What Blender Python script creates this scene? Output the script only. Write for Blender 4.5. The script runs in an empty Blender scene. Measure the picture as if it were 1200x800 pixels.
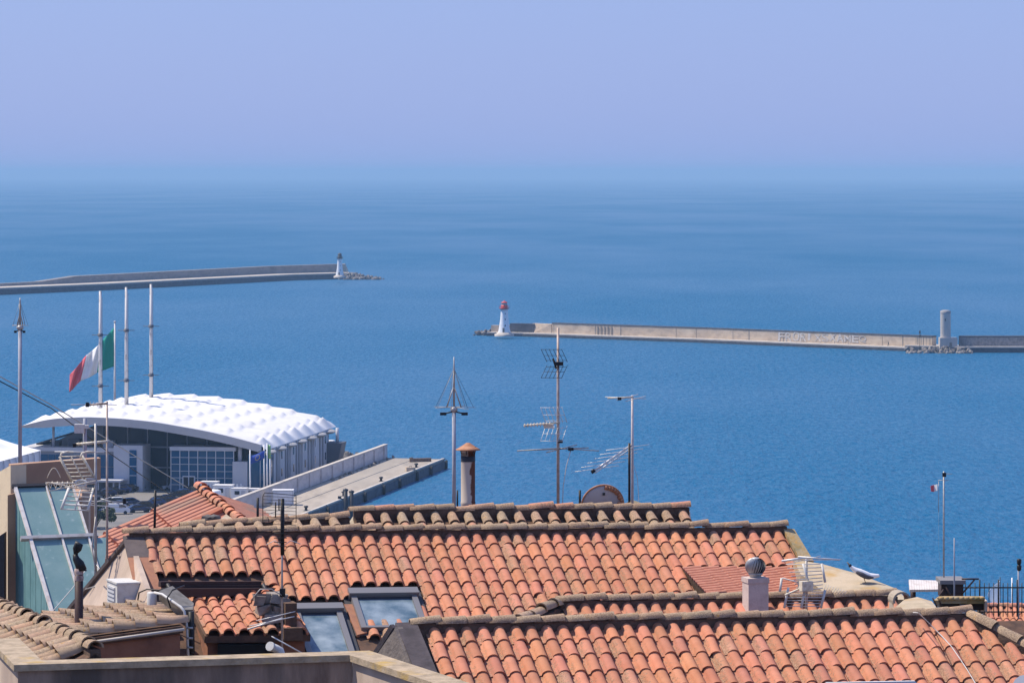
import bpy, bmesh, math, random
from mathutils import Vector, Matrix, Euler
random.seed(7)
R = math.radians
# ------------------------------------------------------------ camera, sky, sun, exposure
F, Y0, H = 4500.0, 203.0, 64.0          # focal length in pixels of a 1200 px wide frame, eye-level row, eye height
sc = bpy.context.scene
cam_data = bpy.data.cameras.new('camera')
cam = bpy.data.objects.new('camera', cam_data)
sc.collection.objects.link(cam)
cam.location = (0, 0, H)
cam.rotation_euler = (R(90), 0, 0)
cam_data.sensor_width = 36.0
cam_data.lens = 36.0 * F / 1200.0
cam_data.shift_y = -(400.0 - Y0) / 1200.0
cam_data.clip_start = 0.5
cam_data.clip_end = 120000.0
sc.camera = cam

SUN_AZ, SUN_EL = R(74), R(57)            # azimuth counted from the view axis towards the left
sun_dir = Vector((-math.sin(SUN_AZ) * math.cos(SUN_EL), math.cos(SUN_AZ) * math.cos(SUN_EL), math.sin(SUN_EL)))
sl = bpy.data.lights.new('sun', 'SUN')
sl.energy = 4.9
sl.angle = R(0.5)
sl.color = (1.0, 0.90, 0.76)
sun = bpy.data.objects.new('sun', sl)
sun.rotation_euler = sun_dir.to_track_quat('Z', 'Y').to_euler()
sc.collection.objects.link(sun)

world = bpy.data.worlds.new('World')
sc.world = world
world.use_nodes = True
nt = world.node_tree
bg = nt.nodes['Background']
sky = nt.nodes.new('ShaderNodeTexSky')
sky.sky_type = 'NISHITA'
sky.sun_disc = False
sky.sun_elevation = SUN_EL
sky.sun_rotation = -SUN_AZ
sky.altitude = 60
sky.air_density = 1.3
sky.dust_density = 0.6
sky.ozone_density = 3.5
tint = nt.nodes.new('ShaderNodeMix')
tint.data_type = 'RGBA'; tint.blend_type = 'MIX'; tint.inputs[0].default_value = 0.65   # a hazy, even periwinkle sky
tint.inputs[7].default_value = (3.60, 5.42, 12.2, 1)
nt.links.new(sky.outputs[0], tint.inputs[6])
nt.links.new(tint.outputs[2], bg.inputs[0])
bg.inputs[1].default_value = 0.070
sc.view_settings.view_transform = 'Standard'
sc.view_settings.look = 'None'
sc.view_settings.exposure = 0.30
sc.view_settings.gamma = 1.0
sc.render.engine = 'CYCLES'
sc.cycles.use_denoising = True
sc.cycles.max_bounces = 6
sc.cycles.volume_bounces = 0
sc.cycles.caustics_reflective = False
sc.cycles.caustics_refractive = False

# ------------------------------------------------------------ helpers
def P(px, py, Y):
    return Vector(((px - 600.0) / F * Y, Y, H - (py - Y0) / F * Y))
def G(px, py, z=0.0):
    return P(px, py, F * (H - z) / (py - Y0))
def link(o):
    sc.collection.objects.link(o); return o
def tag(o, label=None, cat=None, group=None, kind=None):
    if label: o['label'] = label
    if cat: o['category'] = cat
    if group: o['group'] = group
    if kind: o['kind'] = kind
    return o
def thing(name, loc, label, cat, group=None):
    o = bpy.data.objects.new(name, None)
    o.empty_display_size = 0.2
    o.location = loc
    link(o)
    return tag(o, label, cat, group)
def wloc(o):
    v = Vector((0, 0, 0))
    while o is not None:
        v += o.location; o = o.parent
    return v
class MB:
    """collects faces; build() links them as one mesh object"""
    def __init__(s): s.v = []; s.f = []; s.m = []; s.sm = []
    def add(s, vs, fs, m=0, smooth=False):
        b = len(s.v); s.v += [Vector(v) for v in vs]
        for f in fs:
            s.f.append([b + i for i in f]); s.m.append(m); s.sm.append(smooth)
        return s
    def quad(s, a, b, c, d, m=0): return s.add([a, b, c, d], [(0, 1, 2, 3)], m)
    def hexa(s, p, m=0):
        return s.add(p, [(3, 2, 1, 0), (4, 5, 6, 7), (0, 1, 5, 4), (1, 2, 6, 5), (2, 3, 7, 6), (3, 0, 4, 7)], m)
    def box(s, c, size, rz=0.0, m=0, ax=None):
        c = Vector(c); hx, hy, hz = size[0] / 2, size[1] / 2, size[2] / 2
        if ax is None:
            ax = (Vector((math.cos(rz), math.sin(rz), 0)), Vector((-math.sin(rz), math.cos(rz), 0)), Vector((0, 0, 1)))
        u, w, n = ax
        p = [c + u * (a * hx) + w * (b * hy) + n * (k * hz) for k in (-1, 1) for a, b in ((-1, -1), (1, -1), (1, 1), (-1, 1))]
        return s.hexa(p, m)
    def tube(s, pts, r, n=8, m=0, caps=True, smooth=True):
        pts = [Vector(p) for p in pts]
        rs = r if isinstance(r, (list, tuple)) else [r] * len(pts)
        vs = []; up = None
        for i, p in enumerate(pts):
            t = (pts[min(i + 1, len(pts) - 1)] - pts[max(i - 1, 0)]).normalized()
            if up is None:
                up = Vector((0, 0, 1)) if abs(t.z) < 0.9 else Vector((0, 1, 0))
            a = t.cross(up).normalized(); b = a.cross(t).normalized(); up = b
            for k in range(n):
                w = 2 * math.pi * (k + 0.5) / n
                vs.append(p + a * (math.cos(w) * rs[i]) + b * (math.sin(w) * rs[i]))
        fs = []
        for i in range(len(pts) - 1):
            for k in range(n):
                fs.append((i * n + k, (i + 1) * n + k, (i + 1) * n + (k + 1) % n, i * n + (k + 1) % n))
        s.add(vs, fs, m, smooth)
        if caps:
            b = len(s.v) - len(vs)
            s.f.append([b + k for k in range(n)]); s.m.append(m); s.sm.append(False)
            s.f.append([b + (len(pts) - 1) * n + k for k in reversed(range(n))]); s.m.append(m); s.sm.append(False)
        return s
    def lathe(s, c, prof, n=24, m=0, smooth=True):
        c = Vector(c); vs = []
        for r, z in prof:
            for k in range(n):
                w = 2 * math.pi * k / n
                vs.append(c + Vector((math.cos(w) * r, math.sin(w) * r, z)))
        fs = []
        for i in range(len(prof) - 1):
            for k in range(n):
                fs.append((i * n + k, i * n + (k + 1) % n, (i + 1) * n + (k + 1) % n, (i + 1) * n + k))
        s.add(vs, fs, m, smooth)
        b = len(s.v) - len(vs)
        if prof[-1][0] > 1e-4:
            s.f.append([b + (len(prof) - 1) * n + k for k in range(n)]); s.m.append(m); s.sm.append(False)
        return s
    def prism(s, poly, off, m=0):
        """polygon (list of points) extruded by the vector off"""
        off = Vector(off); n = len(poly)
        vs = [Vector(p) for p in poly] + [Vector(p) + off for p in poly]
        fs = [tuple(range(n)), tuple(reversed(range(n, 2 * n)))]
        fs += [(i, i + n, (i + 1) % n + n, (i + 1) % n) for i in range(n)]
        return s.add(vs, fs, m)
    def build(s, name, mats, parent=None, loc=None, fix=True):
        me = bpy.data.meshes.new(name)
        if not isinstance(mats, (list, tuple)): mats = [mats]
        o = bpy.data.objects.new(name, me)
        if parent is not None:
            base = wloc(parent); o.parent = parent
        else:
            base = Vector(loc) if loc is not None else Vector((0, 0, 0)); o.location = base
        me.from_pydata([tuple(v - base) for v in s.v], [], s.f)
        me.polygons.foreach_set('material_index', s.m)
        me.polygons.foreach_set('use_smooth', s.sm)
        for m in mats: me.materials.append(m)
        if fix:
            bm = bmesh.new(); bm.from_mesh(me); bmesh.ops.recalc_face_normals(bm, faces=bm.faces); bm.to_mesh(me); bm.free()
        return link(o)
def copy_tree(o, parent=None, data=None):
    c = o.copy(); link(c)
    if parent is not None: c.parent = parent
    for ch in list(o.children): copy_tree(ch, c)
    return c
def lerp(a, b, t): return a + (b - a) * t

# ------------------------------------------------------------ materials
def mat(name, col, rough=0.8, col2=None, scale=3.0, amount=0.6, bump=0.0, bscale=None, metal=0.0, stretch=(1, 1, 1),
        col3=None, scale3=0.6, spec=0.3, amount3=0.45):
    """base colour with one or two layers of noise wear, and fine relief"""
    m = bpy.data.materials.new(name); m.use_nodes = True
    n = m.node_tree.nodes; l = m.node_tree.links
    b = n['Principled BSDF']
    b.inputs['Base Color'].default_value = (*col, 1)
    b.inputs['Roughness'].default_value = rough
    b.inputs['Metallic'].default_value = metal
    b.inputs['Specular IOR Level'].default_value = spec
    if col2 is None and not bump: return m
    tc = n.new('ShaderNodeTexCoord'); mp = n.new('ShaderNodeMapping')
    mp.inputs['Scale'].default_value = stretch
    l.new(tc.outputs['Object'], mp.inputs[0])
    cur = None
    if col2 is not None:
        t = n.new('ShaderNodeTexNoise'); t.inputs['Scale'].default_value = scale; t.inputs['Detail'].default_value = 7; t.inputs['Roughness'].default_value = 0.65
        l.new(mp.outputs[0], t.inputs[0])
        r = n.new('ShaderNodeValToRGB')
        r.color_ramp.elements[0].position = 0.62 - 0.38 * amount; r.color_ramp.elements[1].position = 0.66
        l.new(t.outputs[0], r.inputs[0])
        x = n.new('ShaderNodeMix'); x.data_type = 'RGBA'
        l.new(r.outputs[0], x.inputs[0])
        x.inputs[6].default_value = (*col, 1); x.inputs[7].default_value = (*col2, 1)
        cur = x.outputs[2]
        if col3 is not None:
            t3 = n.new('ShaderNodeTexNoise'); t3.inputs['Scale'].default_value = scale3; t3.inputs['Detail'].default_value = 5
            l.new(mp.outputs[0], t3.inputs[0])
            r3 = n.new('ShaderNodeValToRGB'); r3.color_ramp.elements[0].position = 0.60 - 0.2 * amount3; r3.color_ramp.elements[1].position = 0.72 - 0.1 * amount3
            l.new(t3.outputs[0], r3.inputs[0])
            y = n.new('ShaderNodeMix'); y.data_type = 'RGBA'
            l.new(r3.outputs[0], y.inputs[0]); l.new(cur, y.inputs[6]); y.inputs[7].default_value = (*col3, 1)
            cur = y.outputs[2]
        l.new(cur, b.inputs['Base Color'])
    if bump:
        tb = n.new('ShaderNodeTexNoise'); tb.inputs['Scale'].default_value = bscale or scale * 4; tb.inputs['Detail'].default_value = 6
        l.new(mp.outputs[0], tb.inputs[0])
        bp = n.new('ShaderNodeBump'); bp.inputs['Strength'].default_value = bump; bp.inputs['Distance'].default_value = 0.02
        l.new(tb.outputs[0], bp.inputs['Height']); l.new(bp.outputs[0], b.inputs['Normal'])
    return m
def glass_mat(name, col, rough=0.08):
    m = mat(name, col, rough, spec=0.9); return m

# ------------------------------------------------------------ sea
def sea_material():
    m = bpy.data.materials.new('sea_water'); m.use_nodes = True
    n = m.node_tree.nodes; l = m.node_tree.links
    n.remove(n['Principled BSDF']); out = n['Material Output']
    tc = n.new('ShaderNodeTexCoord')
    def noise(scale, stretch, detail=4, rough=0.55):
        mp = n.new('ShaderNodeMapping'); mp.inputs['Scale'].default_value = stretch; mp.inputs['Rotation'].default_value = (0, 0, R(9))
        l.new(tc.outputs['Object'], mp.inputs[0])
        t = n.new('ShaderNodeTexNoise'); t.inputs['Scale'].default_value = scale; t.inputs['Detail'].default_value = detail; t.inputs['Roughness'].default_value = rough
        l.new(mp.outputs[0], t.inputs[0]); return t.outputs[0]
    def math_(op, a, b, c=None):
        q = n.new('ShaderNodeMath'); q.operation = op
        for i, v in enumerate((a, b, c)):
            if v is None: continue
            if isinstance(v, (int, float)): q.inputs[i].default_value = v
            else: l.new(v, q.inputs[i])
        return q.outputs[0]
    def rng(v, a, b, c, d):
        q = n.new('ShaderNodeMapRange'); l.new(v, q.inputs[0])
        for i, k in enumerate((a, b, c, d)): q.inputs[1 + i].default_value = k
        return q.outputs[0]
    ripple = noise(0.9, (1, 0.30, 1), 3, 0.6)
    swell = noise(0.16, (1, 0.35, 1), 3, 0.6)
    patch = noise(0.006, (0.5, 0.16, 1), 5, 0.6)          # wind patches: smoother and rougher water
    hgt = math_('MULTIPLY_ADD', swell, 1.8, ripple)
    bp = n.new('ShaderNodeBump'); bp.inputs['Distance'].default_value = 1.0
    l.new(rng(patch, 0.35, 0.65, 0.45, 1.0), bp.inputs['Strength'])
    l.new(hgt, bp.inputs['Height'])
    fr = n.new('ShaderNodeFresnel'); fr.inputs[0].default_value = 1.33; l.new(bp.outputs[0], fr.inputs['Normal'])
    fac = math_('MULTIPLY_ADD', fr.outputs[0], 0.19, rng(patch, 0.38, 0.60, 0.125, 0.0))
    fac = math_('MAXIMUM', math_('ADD', fac, rng(noise(0.62, (1, 0.24, 1), 4, 0.7), 0.32, 0.68, -0.085, 0.095)), 0.0)
    d = n.new('ShaderNodeBsdfDiffuse'); d.inputs[0].default_value = SEA_DEEP
    l.new(bp.outputs[0], d.inputs['Normal'])
    g = n.new('ShaderNodeBsdfGlossy'); g.inputs['Roughness'].default_value = 0.28; l.new(bp.outputs[0], g.inputs['Normal'])
    x = n.new('ShaderNodeMixShader'); l.new(fac, x.inputs[0]); l.new(d.outputs[0], x.inputs[1]); l.new(g.outputs[0], x.inputs[2])
    l.new(x.outputs[0], out.inputs[0])
    return m
SEA_DEEP = (0.003, 0.095, 0.208, 1)
SEA = sea_material()
s = MB()
ES = 40000.0
s.quad((-ES, -600, 0), (ES, -600, 0), (ES, ES, 0), (-ES, ES, 0))
tag(s.build('sea', SEA), kind='structure')

# ------------------------------------------------------------ breakwaters and lighthouses
CONC = mat('weathered_concrete', (0.56, 0.44, 0.32), 0.9, (0.40, 0.32, 0.24), 0.35, 0.5, 0.3, 3, stretch=(1, 1, 2), col3=(0.64, 0.52, 0.38), scale3=0.12)
CONC_DARK = mat('tidal_concrete', (0.10, 0.10, 0.11), 0.9, (0.055, 0.06, 0.07), 0.5, 0.6, 0.3, 3)
JOINT = mat('joint_concrete', (0.27, 0.235, 0.20), 0.9, (0.2, 0.18, 0.16), 0.5, 0.5)
CONC_PALE = mat('pale_quay_concrete', (0.52, 0.47, 0.41), 0.9, (0.40, 0.36, 0.32), 0.3, 0.5)
WHITE = mat('white_masonry_paint', (0.80, 0.80, 0.79), 0.6, (0.70, 0.70, 0.70), 0.5, 0.3)
RED = mat('red_paint', (0.45, 0.05, 0.05), 0.5)
DARK = mat('dark_metal', (0.035, 0.035, 0.04), 0.5)
LGLASS = glass_mat('lantern_glass', (0.25, 0.28, 0.30), 0.1)
ROCK = mat('breakwater_rock', (0.16, 0.145, 0.135), 0.95, (0.09, 0.085, 0.085), 0.6, 0.6, 0.5, 4)
ROCK2 = mat('pale_breakwater_rock', (0.28, 0.25, 0.22), 0.95, (0.19, 0.17, 0.155), 0.6, 0.6, 0.5, 4)

def strip(mb, front, z0, z1, depth, m=0):
    """front: list of plan points with the camera side line; extruded backwards by depth"""
    n = len(front); vs = []
    nor = []
    for i in range(n):
        a = Vector(front[max(i - 1, 0)]); b = Vector(front[min(i + 1, n - 1)])
        d = (b - a); d.z = 0; d.normalize(); nor.append(Vector((-d.y, d.x, 0)))
    zs0 = z0 if isinstance(z0, (list, tuple)) else [z0] * n
    zs1 = z1 if isinstance(z1, (list, tuple)) else [z1] * n
    for i, p in enumerate(front):
        f = Vector((p[0], p[1], 0)); k = f + nor[i] * depth
        vs += [f + Vector((0, 0, zs0[i])), k + Vector((0, 0, zs0[i])), k + Vector((0, 0, zs1[i])), f + Vector((0, 0, zs1[i]))]
    fs = []
    for i in range(n - 1):
        a, b = 4 * i, 4 * i + 4
        for k in range(4):
            fs.append((a + k, b + k, b + (k + 1) % 4, a + (k + 1) % 4))
    fs += [(3, 2, 1, 0), tuple(4 * (n - 1) + k for k in range(4))]
    mb.add(vs, fs, m); return mb
def off(front, d):
    n = len(front); out = []
    for i in range(n):
        a = Vector(front[max(i - 1, 0)]); b = Vector(front[min(i + 1, n - 1)])
        t = (b - a); t.z = 0; t.normalize()
        out.append(Vector((front[i][0], front[i][1], 0)) + Vector((-t.y, t.x, 0)) * d)
    return out
def rock_mesh(seed):
    rr = random.Random(seed); bm = bmesh.new(); bmesh.ops.create_icosphere(bm, subdivisions=1, radius=1)
    for v in bm.verts:
        v.co *= rr.uniform(0.72, 1.12); v.co.z *= 0.75
    me = bpy.data.meshes.new('rock'); bm.to_mesh(me); bm.free(); return me
ROCKS = [rock_mesh(i) for i in range(5)]
ROCKS_B = []
for me in ROCKS:
    me.materials.append(ROCK); m2 = me.copy(); m2.materials.append(ROCK2); m2.materials.pop(index=0); ROCKS_B.append(m2)
def rock_pile(loc, pts, label, group):
    """boulders: each its own part of the pile"""
    t = thing('rock_pile', loc, label, 'rocks', group)
    for x, y, z, r, pale in pts:
        o = bpy.data.objects.new('rock', (ROCKS_B if pale else ROCKS)[random.randrange(5)]); o.parent = t
        o.location = Vector((x, y, z)) - Vector(loc); o.scale = (r * random.uniform(.9, 1.3), r * random.uniform(.9, 1.2), r * random.uniform(.8, 1.1))
        o.rotation_euler = (random.uniform(0, 6), random.uniform(0, 6), random.uniform(0, 6)); link(o)
    return t

# right breakwater (its long wall faces the harbour)
F0 = [G(px, py) for px, py in ((570, 393.5), (612, 394.2), (820, 401.5), (940, 406.5), (1062, 411.5))]
t = thing('breakwater', F0[1], 'long low breakwater of pale concrete with white graffiti on its harbour wall', 'breakwater')
m = MB(); strip(m, F0, -2, 1.0, 9); m.build('quay_ledge', CONC_DARK, t)
m = MB(); strip(m, off(F0, 0.4), 0.98, 1.45, 8.2); m.build('ledge_paving', CONC_PALE, t)
F1 = off(F0, 5.0)
wl = MB(); i_s = 1
w0 = [lerp(F1[1], F1[2], 0.13)] + F1[2:] + [F1[4] + (F1[4] - F1[3]).normalized() * 8]
strip(wl, w0, 1.3, [5.2, 5.2, 5.2, 5.3, 5.3], 2.2)
wallo = wl.build('harbour_wall', CONC, t)
m = MB(); strip(m, off(w0, -0.12), [5.16] * 5, [5.55, 5.55, 5.55, 5.65, 5.65], 2.5); m.build('wall_coping', CONC_DARK, t)
m = MB(); a = lerp(F1[1], F1[2], 0.02); b = lerp(F1[1], F1[2], 0.125)
m.prism([a + Vector((0, 0, 1.3)), b + Vector((0, 0, 1.3)), b + Vector((0, 0, 5.0)), a + Vector((1.4, 0, 5.0)) - (b - a) * 0.25], (off([a, b], 2.2)[0] - a)); m.build('ramp_wall', CONC, t)
m = MB(); a, b = F1[0], lerp(F1[1], F1[2], 0.024)
strip(m, [lerp(a, b, .0), lerp(a, b, 0.42)], 1.3, 4.0, 2); m.build('head_parapet', CONC, t)
m = MB(); strip(m, [lerp(a, b, .44), b], 1.3, 4.9, 3); m.build('head_parapet', CONC_DARK, t)
# joints and stained bays of the wall
dirw = (F1[4] - F1[2]).normalized()
for k in range(26):
    q = min(.999, (k + random.uniform(-.25, .25)) / 25.0) * (len(w0) - 1); q = max(0.01, q); i = min(int(q), len(w0) - 2); p = lerp(w0[i], w0[i + 1], q - i)
    tn = (w0[i + 1] - w0[i]).normalized()
    if k % 3 != 1 or k > 18:
        m = MB(); m.box(p + Vector((tn.y, -tn.x, 0)) * 0.02 + Vector((0, 0, 3.2)), (random.choice((0.12, 0.15, 0.4)), 0.08, 3.85), math.atan2(tn.y, tn.x)); m.build('wall_joint', JOINT, t)
p = lerp(w0[0], w0[1], 0.30); tn = (w0[1] - w0[0]).normalized()
for k in range(5):
    m = MB(); m.box(p + tn * (k * 1.7) + Vector((tn.y, -tn.x, 0)) * 0.1 + Vector((0, 0, 3.0)), (0.6, 0.25, 3.3), math.atan2(tn.y, tn.x)); m.build('wall_buttress', JOINT, t)

# graffiti, written on the wall between 912 and 1015
GRAF = mat('white_graffiti_paint', (0.62, 0.59, 0.56), 0.8, (.46, .40, .33), .9, .6)
def on_front(px, line):
    """point of the plan line seen in pixel column px"""
    k = (px - 600) / F
    for a, b in zip(line[:-1], line[1:]):
        fa, fb = a.x - k * a.y, b.x - k * b.y
        if fa * fb <= 0: return lerp(a, b, fa / (fa - fb))
    return line[-1]
ga, gb = on_front(912, w0), on_front(1016, w0)
tn = (gb - ga).normalized(); nrm = Vector((tn.y, -tn.x, 0)); L = (gb - ga).length
word = 'FRORIXSXAMEQ'
dgp = bpy.context.evaluated_depsgraph_get()
for k, ch in enumerate(word):
    cu = bpy.data.curves.new('graffiti', 'FONT'); cu.body = ch; cu.size = 4.6; cu.extrude = 0.02; cu.offset = random.uniform(-.03, .05)
    to = bpy.data.objects.new('graffiti_text', cu); link(to)
    dgp = bpy.context.evaluated_depsgraph_get(); me = bpy.data.meshes.new_from_object(to.evaluated_get(dgp)); bpy.data.objects.remove(to)
    me.name = 'graffiti_letter'; me.materials.append(GRAF)
    xs = [v.co.x for v in me.vertices]; ys = [v.co.y for v in me.vertices]; cw = L / len(word); hh = (3.3 if k < 4 else 2.7) * random.uniform(.88, 1.08)
    sh = random.uniform(-.15, .2)
    for v in me.vertices:
        f = (v.co.x - min(xs)) / (max(xs) - min(xs) + 1e-6); g = (v.co.y - min(ys)) / (max(ys) - min(ys))
        v.co.x = f * cw * (.9 if ch != 'I' else .3) + sh * g + random.uniform(-.07, .07); v.co.y = g * hh + random.uniform(-.1, .1)
    o = bpy.data.objects.new('graffiti_letter', me); link(o); o.parent = t
    gp = ga + tn * (k * cw + (.3 if ch == 'I' else 0)) + nrm * 0.12 + Vector((0, 0, (1.75 if k < 4 else 2.2) + random.uniform(-.12, .12)))
    o.matrix_local = Matrix.Translation(gp - Vector(t.location)) @ Matrix(((tn.x, 0, nrm.x, 0), (tn.y, 0, nrm.y, 0), (0, 1, 0, 0), (0, 0, 0, 1)))

# second stretch, right of the round tower
F2 = [G(px, py) for px, py in ((1060, 411.2), (1130, 413.2), (1204, 413.2), (1290, 413.6))]
t2 = thing('breakwater', F2[1], 'dark rubble backed breakwater stretch running right from the round tower', 'breakwater')
m = MB(); strip(m, F2, -2, 1.7, 12); m.build('quay_ledge', CONC_DARK, t2)
m = MB(); strip(m, off(F2, .3), 1.68, 2.15, 11); m.build('ledge_paving', CONC_PALE, t2)
RUB = mat('rubble_wall', (0.30, 0.275, 0.26), 0.95, (0.16, 0.15, 0.15), 1.2, 0.6, 0.6, 5)
m = MB(); strip(m, [lerp(off(F2, 4.5)[0], off(F2, 4.5)[1], .86)] + off(F2, 4.5)[1:], 2.1, 5.4, 3); m.build('rubble_wall', RUB, t2)
m = MB(); strip(m, [lerp(off(F2, 4.4)[0], off(F2, 4.4)[1], .86)] + off(F2, 4.4)[1:], 5.36, 5.8, 3.4); m.build('wall_coping', CONC_DARK, t2)

# round tower
T = G(1108, 408.5, 1.5); T = P(1108, 405, T.y + 7); T.z = 1.4
t = thing('round_tower', T, 'round grey concrete tower on a square block at the breakwater bend', 'tower')
ppm = F / T.y
TOWERM = mat('grey_tower_render', (0.48, 0.44, 0.40), 0.85, (0.43, 0.395, 0.36), 0.8, 0.5, stretch=(1, 1, .15))
m = MB(); m.box(T + Vector((0.9, 0, 1.9)), (6.3, 5.0, 3.8)); m.build('base_block', TOWERM, t)
m = MB(); r = 1.85
m.lathe(T, [(r, 3.8), (r, 7.8), (r + .02, 7.82), (r + .02, 7.95), (r, 7.97), (r, 12.4)], 40, smooth=False); m.build('shaft', TOWERM, t)
m = MB(); m.lathe(T, [(r + .05, 12.4), (r + .05, 13.3), (r * .6, 13.6), (0, 13.7)], 28); m.build('tower_cap', mat('tower_cap_grey', (.30, .29, .29), .9), t)
for z in (10.2,):
    m = MB(); m.box(T + Vector((-.3, -r + .03, z)), (.34, .2, .8)); m.build('slit_window', DARK, t)
m = MB(); m.box(T + Vector((1.6, -2.5, 1.1)), (.9, .12, 2.1)); m.build('door', JOINT, t)
b = thing('harbour_beacon', G(1078, 408.5, 1.6), 'thin dark beacon post left of the round tower', 'beacon')
q = Vector(b.location)
m = MB(); m.tube([q - Vector((0, 0, .3)), q + Vector((0, 0, 6.4))], 0.13); m.build('post', DARK, b)
m = MB(); m.lathe(q + Vector((0, 0, 4.2)), [(.3, 0), (.3, .8), (0, .9)], 10); m.build('lantern', DARK, b)
m = MB(); m.lathe(q + Vector((0, 0, 5.4)), [(.25, 0), (.3, .4), (.2, 1.1), (0, 1.2)], 10); m.build('top_mark', DARK, b)
# person walking on the ledge
pp = on_front(1041, off(F0, 2.0)); pp.z = 1.45
t = thing('person', pp, 'person in dark clothes walking along the breakwater ledge', 'person')
bm = bmesh.new()
def skin_body(name, joints, edges, radii, m, parent, base):
    me = bpy.data.meshes.new(name); me.from_pydata([tuple(Vector(j)) for j in joints], edges, [])
    o = bpy.data.objects.new(name, me); link(o); o.parent = parent; me.materials.append(m)
    md = o.modifiers.new('skin', 'SKIN'); o.modifiers.new('sub', 'SUBSURF').levels = 1
    for k, rr in enumerate(radii): me.skin_vertices[0].data[k].radius = (rr, rr)
    me.skin_vertices[0].data[0].use_root = True
    return o
skin_body('body', [(0, 0, .95), (0, 0, 1.2), (0, 0, 1.42), (0, 0, 1.56), (0, 0, 1.70), (.1, 0, .9), (.2, 0, .48), (.14, 0, .05), (.24, -.02, .03), (-.06, 0, .9), (-.12, 0, .5), (-.3, 0, .08), (-.2, 0, .03),
    (0, -.2, 1.38), (.12, -.24, 1.1), (.22, -.2, .88), (0, .2, 1.38), (-.12, .24, 1.1), (-.1, .22, .86)],
    [(0, 1), (1, 2), (2, 3), (3, 4), (0, 5), (5, 6), (6, 7), (7, 8), (0, 9), (9, 10), (10, 11), (11, 12), (2, 13), (13, 14), (14, 15), (2, 16), (16, 17), (17, 18)],
    [.15, .15, .17, .07, .11, .1, .07, .05, .04, .1, .07, .05, .04, .07, .05, .035, .07, .05, .035], mat('dark_clothes', (0.03, 0.03, 0.04)), t, pp)

def lighthouse(loc, hgt, r0, r1, cap_m, lamp_m, label, tower_m=WHITE):
    t = thing('lighthouse', loc, label, 'lighthouse'); c = Vector(loc); k = hgt
    m = MB(); m.lathe(c, [(r0 * 1.55, -.4), (r0 * 1.55, .55), (r0 * 1.25, .6), (r0 * 1.2, 1.1)], 28); m.build('plinth', CONC_PALE, t)
    prof = [(r0 + (r1 - r0) * (1 - (1 - z) ** 1.7), 0.9 + z * (k * .745 - 0.9)) for z in [i / 12 for i in range(13)]]
    m = MB(); m.lathe(c, prof, 28); m.build('tower', tower_m, t)
    zg = k * .745
    def rad(z): return r0 + (r1 - r0) * (1 - (1 - max(0, (z - .9) / (k * .745 - .9))) ** 1.7)
    for z, w_, h_ in ((k * .28, .34, .7), (k * .46, .3, .6), (k * .62, .26, .5)):
        m = MB(); m.box(c + Vector((.35, -rad(z) + .02, z)), (w_, .18, h_)); m.build('window', DARK, t)
    m = MB(); m.box(c + Vector((-.3, -rad(1.9) + .04, 1.95)), (.8, .3, 1.9)); m.build('door', JOINT, t)
    m = MB(); m.lathe(c, [(rad(k * .70) + .05, k * .70), (rad(k * .72) + .09, k * .715), (r1 + .05, k * .73)], 28); m.build('cornice', tower_m, t)
    m = MB(); m.lathe(c + Vector((0, 0, zg)), [(r1, 0), (r1 * 1.5, .25), (r1 * 1.5, .45), (0, .45)], 28); g = m.build('gallery', cap_m, t)
    m = MB()
    for i in range(14):
        w = i / 14 * 2 * math.pi; q = c + Vector((math.cos(w) * r1 * 1.42, math.sin(w) * r1 * 1.42, zg + .45)); m.tube([q, q + Vector((0, 0, .8))], .035, 5)
    for z in (.45, .8):
        m.tube([c + Vector((math.cos(i / 20 * 6.2832) * r1 * 1.42, math.sin(i / 20 * 6.2832) * r1 * 1.42, zg + .45 + z)) for i in range(21)], .03, 5)
    m.build('gallery_rail', cap_m, t)
    m = MB(); m.lathe(c + Vector((0, 0, zg + .45)), [(r1 * .95, 0), (r1 * .95, k * .09)], 20); m.build('lantern_drum', cap_m, t)
    m = MB(); m.lathe(c + Vector((0, 0, zg + .45 + k * .09)), [(r1 * .82, 0), (r1 * .82, k * .06)], 16); m.build('lantern', lamp_m, t)
    m = MB(); m.lathe(c + Vector((0, 0, zg + .45 + k * .15)), [(r1 * 1.0, 0), (r1 * .75, k * .025), (r1 * .2, k * .045), (.08, k * .07), (0, k * .075)], 20); m.build('lantern_roof', cap_m, t)
    return t
pL = G(591, 393, 1.3)
lighthouse(P(591, 393, pL.y + 4).xy.to_3d() + Vector((0, 0, 1.2)), 13.6, 2.45, 1.35, RED, LGLASS, 'white tapering lighthouse with a red lantern at the breakwater tip')
pts = []
for k in range(46):
    px = random.triangular(551, 588, 578); q = G(px, 393.0, 0); pts.append((q.x, q.y + random.uniform(0, 9), random.uniform(-.3, 0.5 + 1.9 * (px - 550) / 40), random.uniform(.7, 1.4), random.random() < .3))
rock_pile(G(570, 393), pts, 'dark boulders tumbling into the sea beside the red topped lighthouse', 'boulder piles at the breakwater ends')
pts = []
for k in range(80):
    px = random.uniform(1063, 1139); q = G(px, 413.6, 0); d = random.uniform(-4, 5)
    pts.append((q.x, q.y + d, random.uniform(-.4, .4) + max(0, d) * .30, random.uniform(.7, 1.3), random.random() < .55))
rock_pile(G(1100, 413.5), pts, 'pale boulders heaped below the round tower and beacon', 'boulder piles at the breakwater ends')

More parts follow.
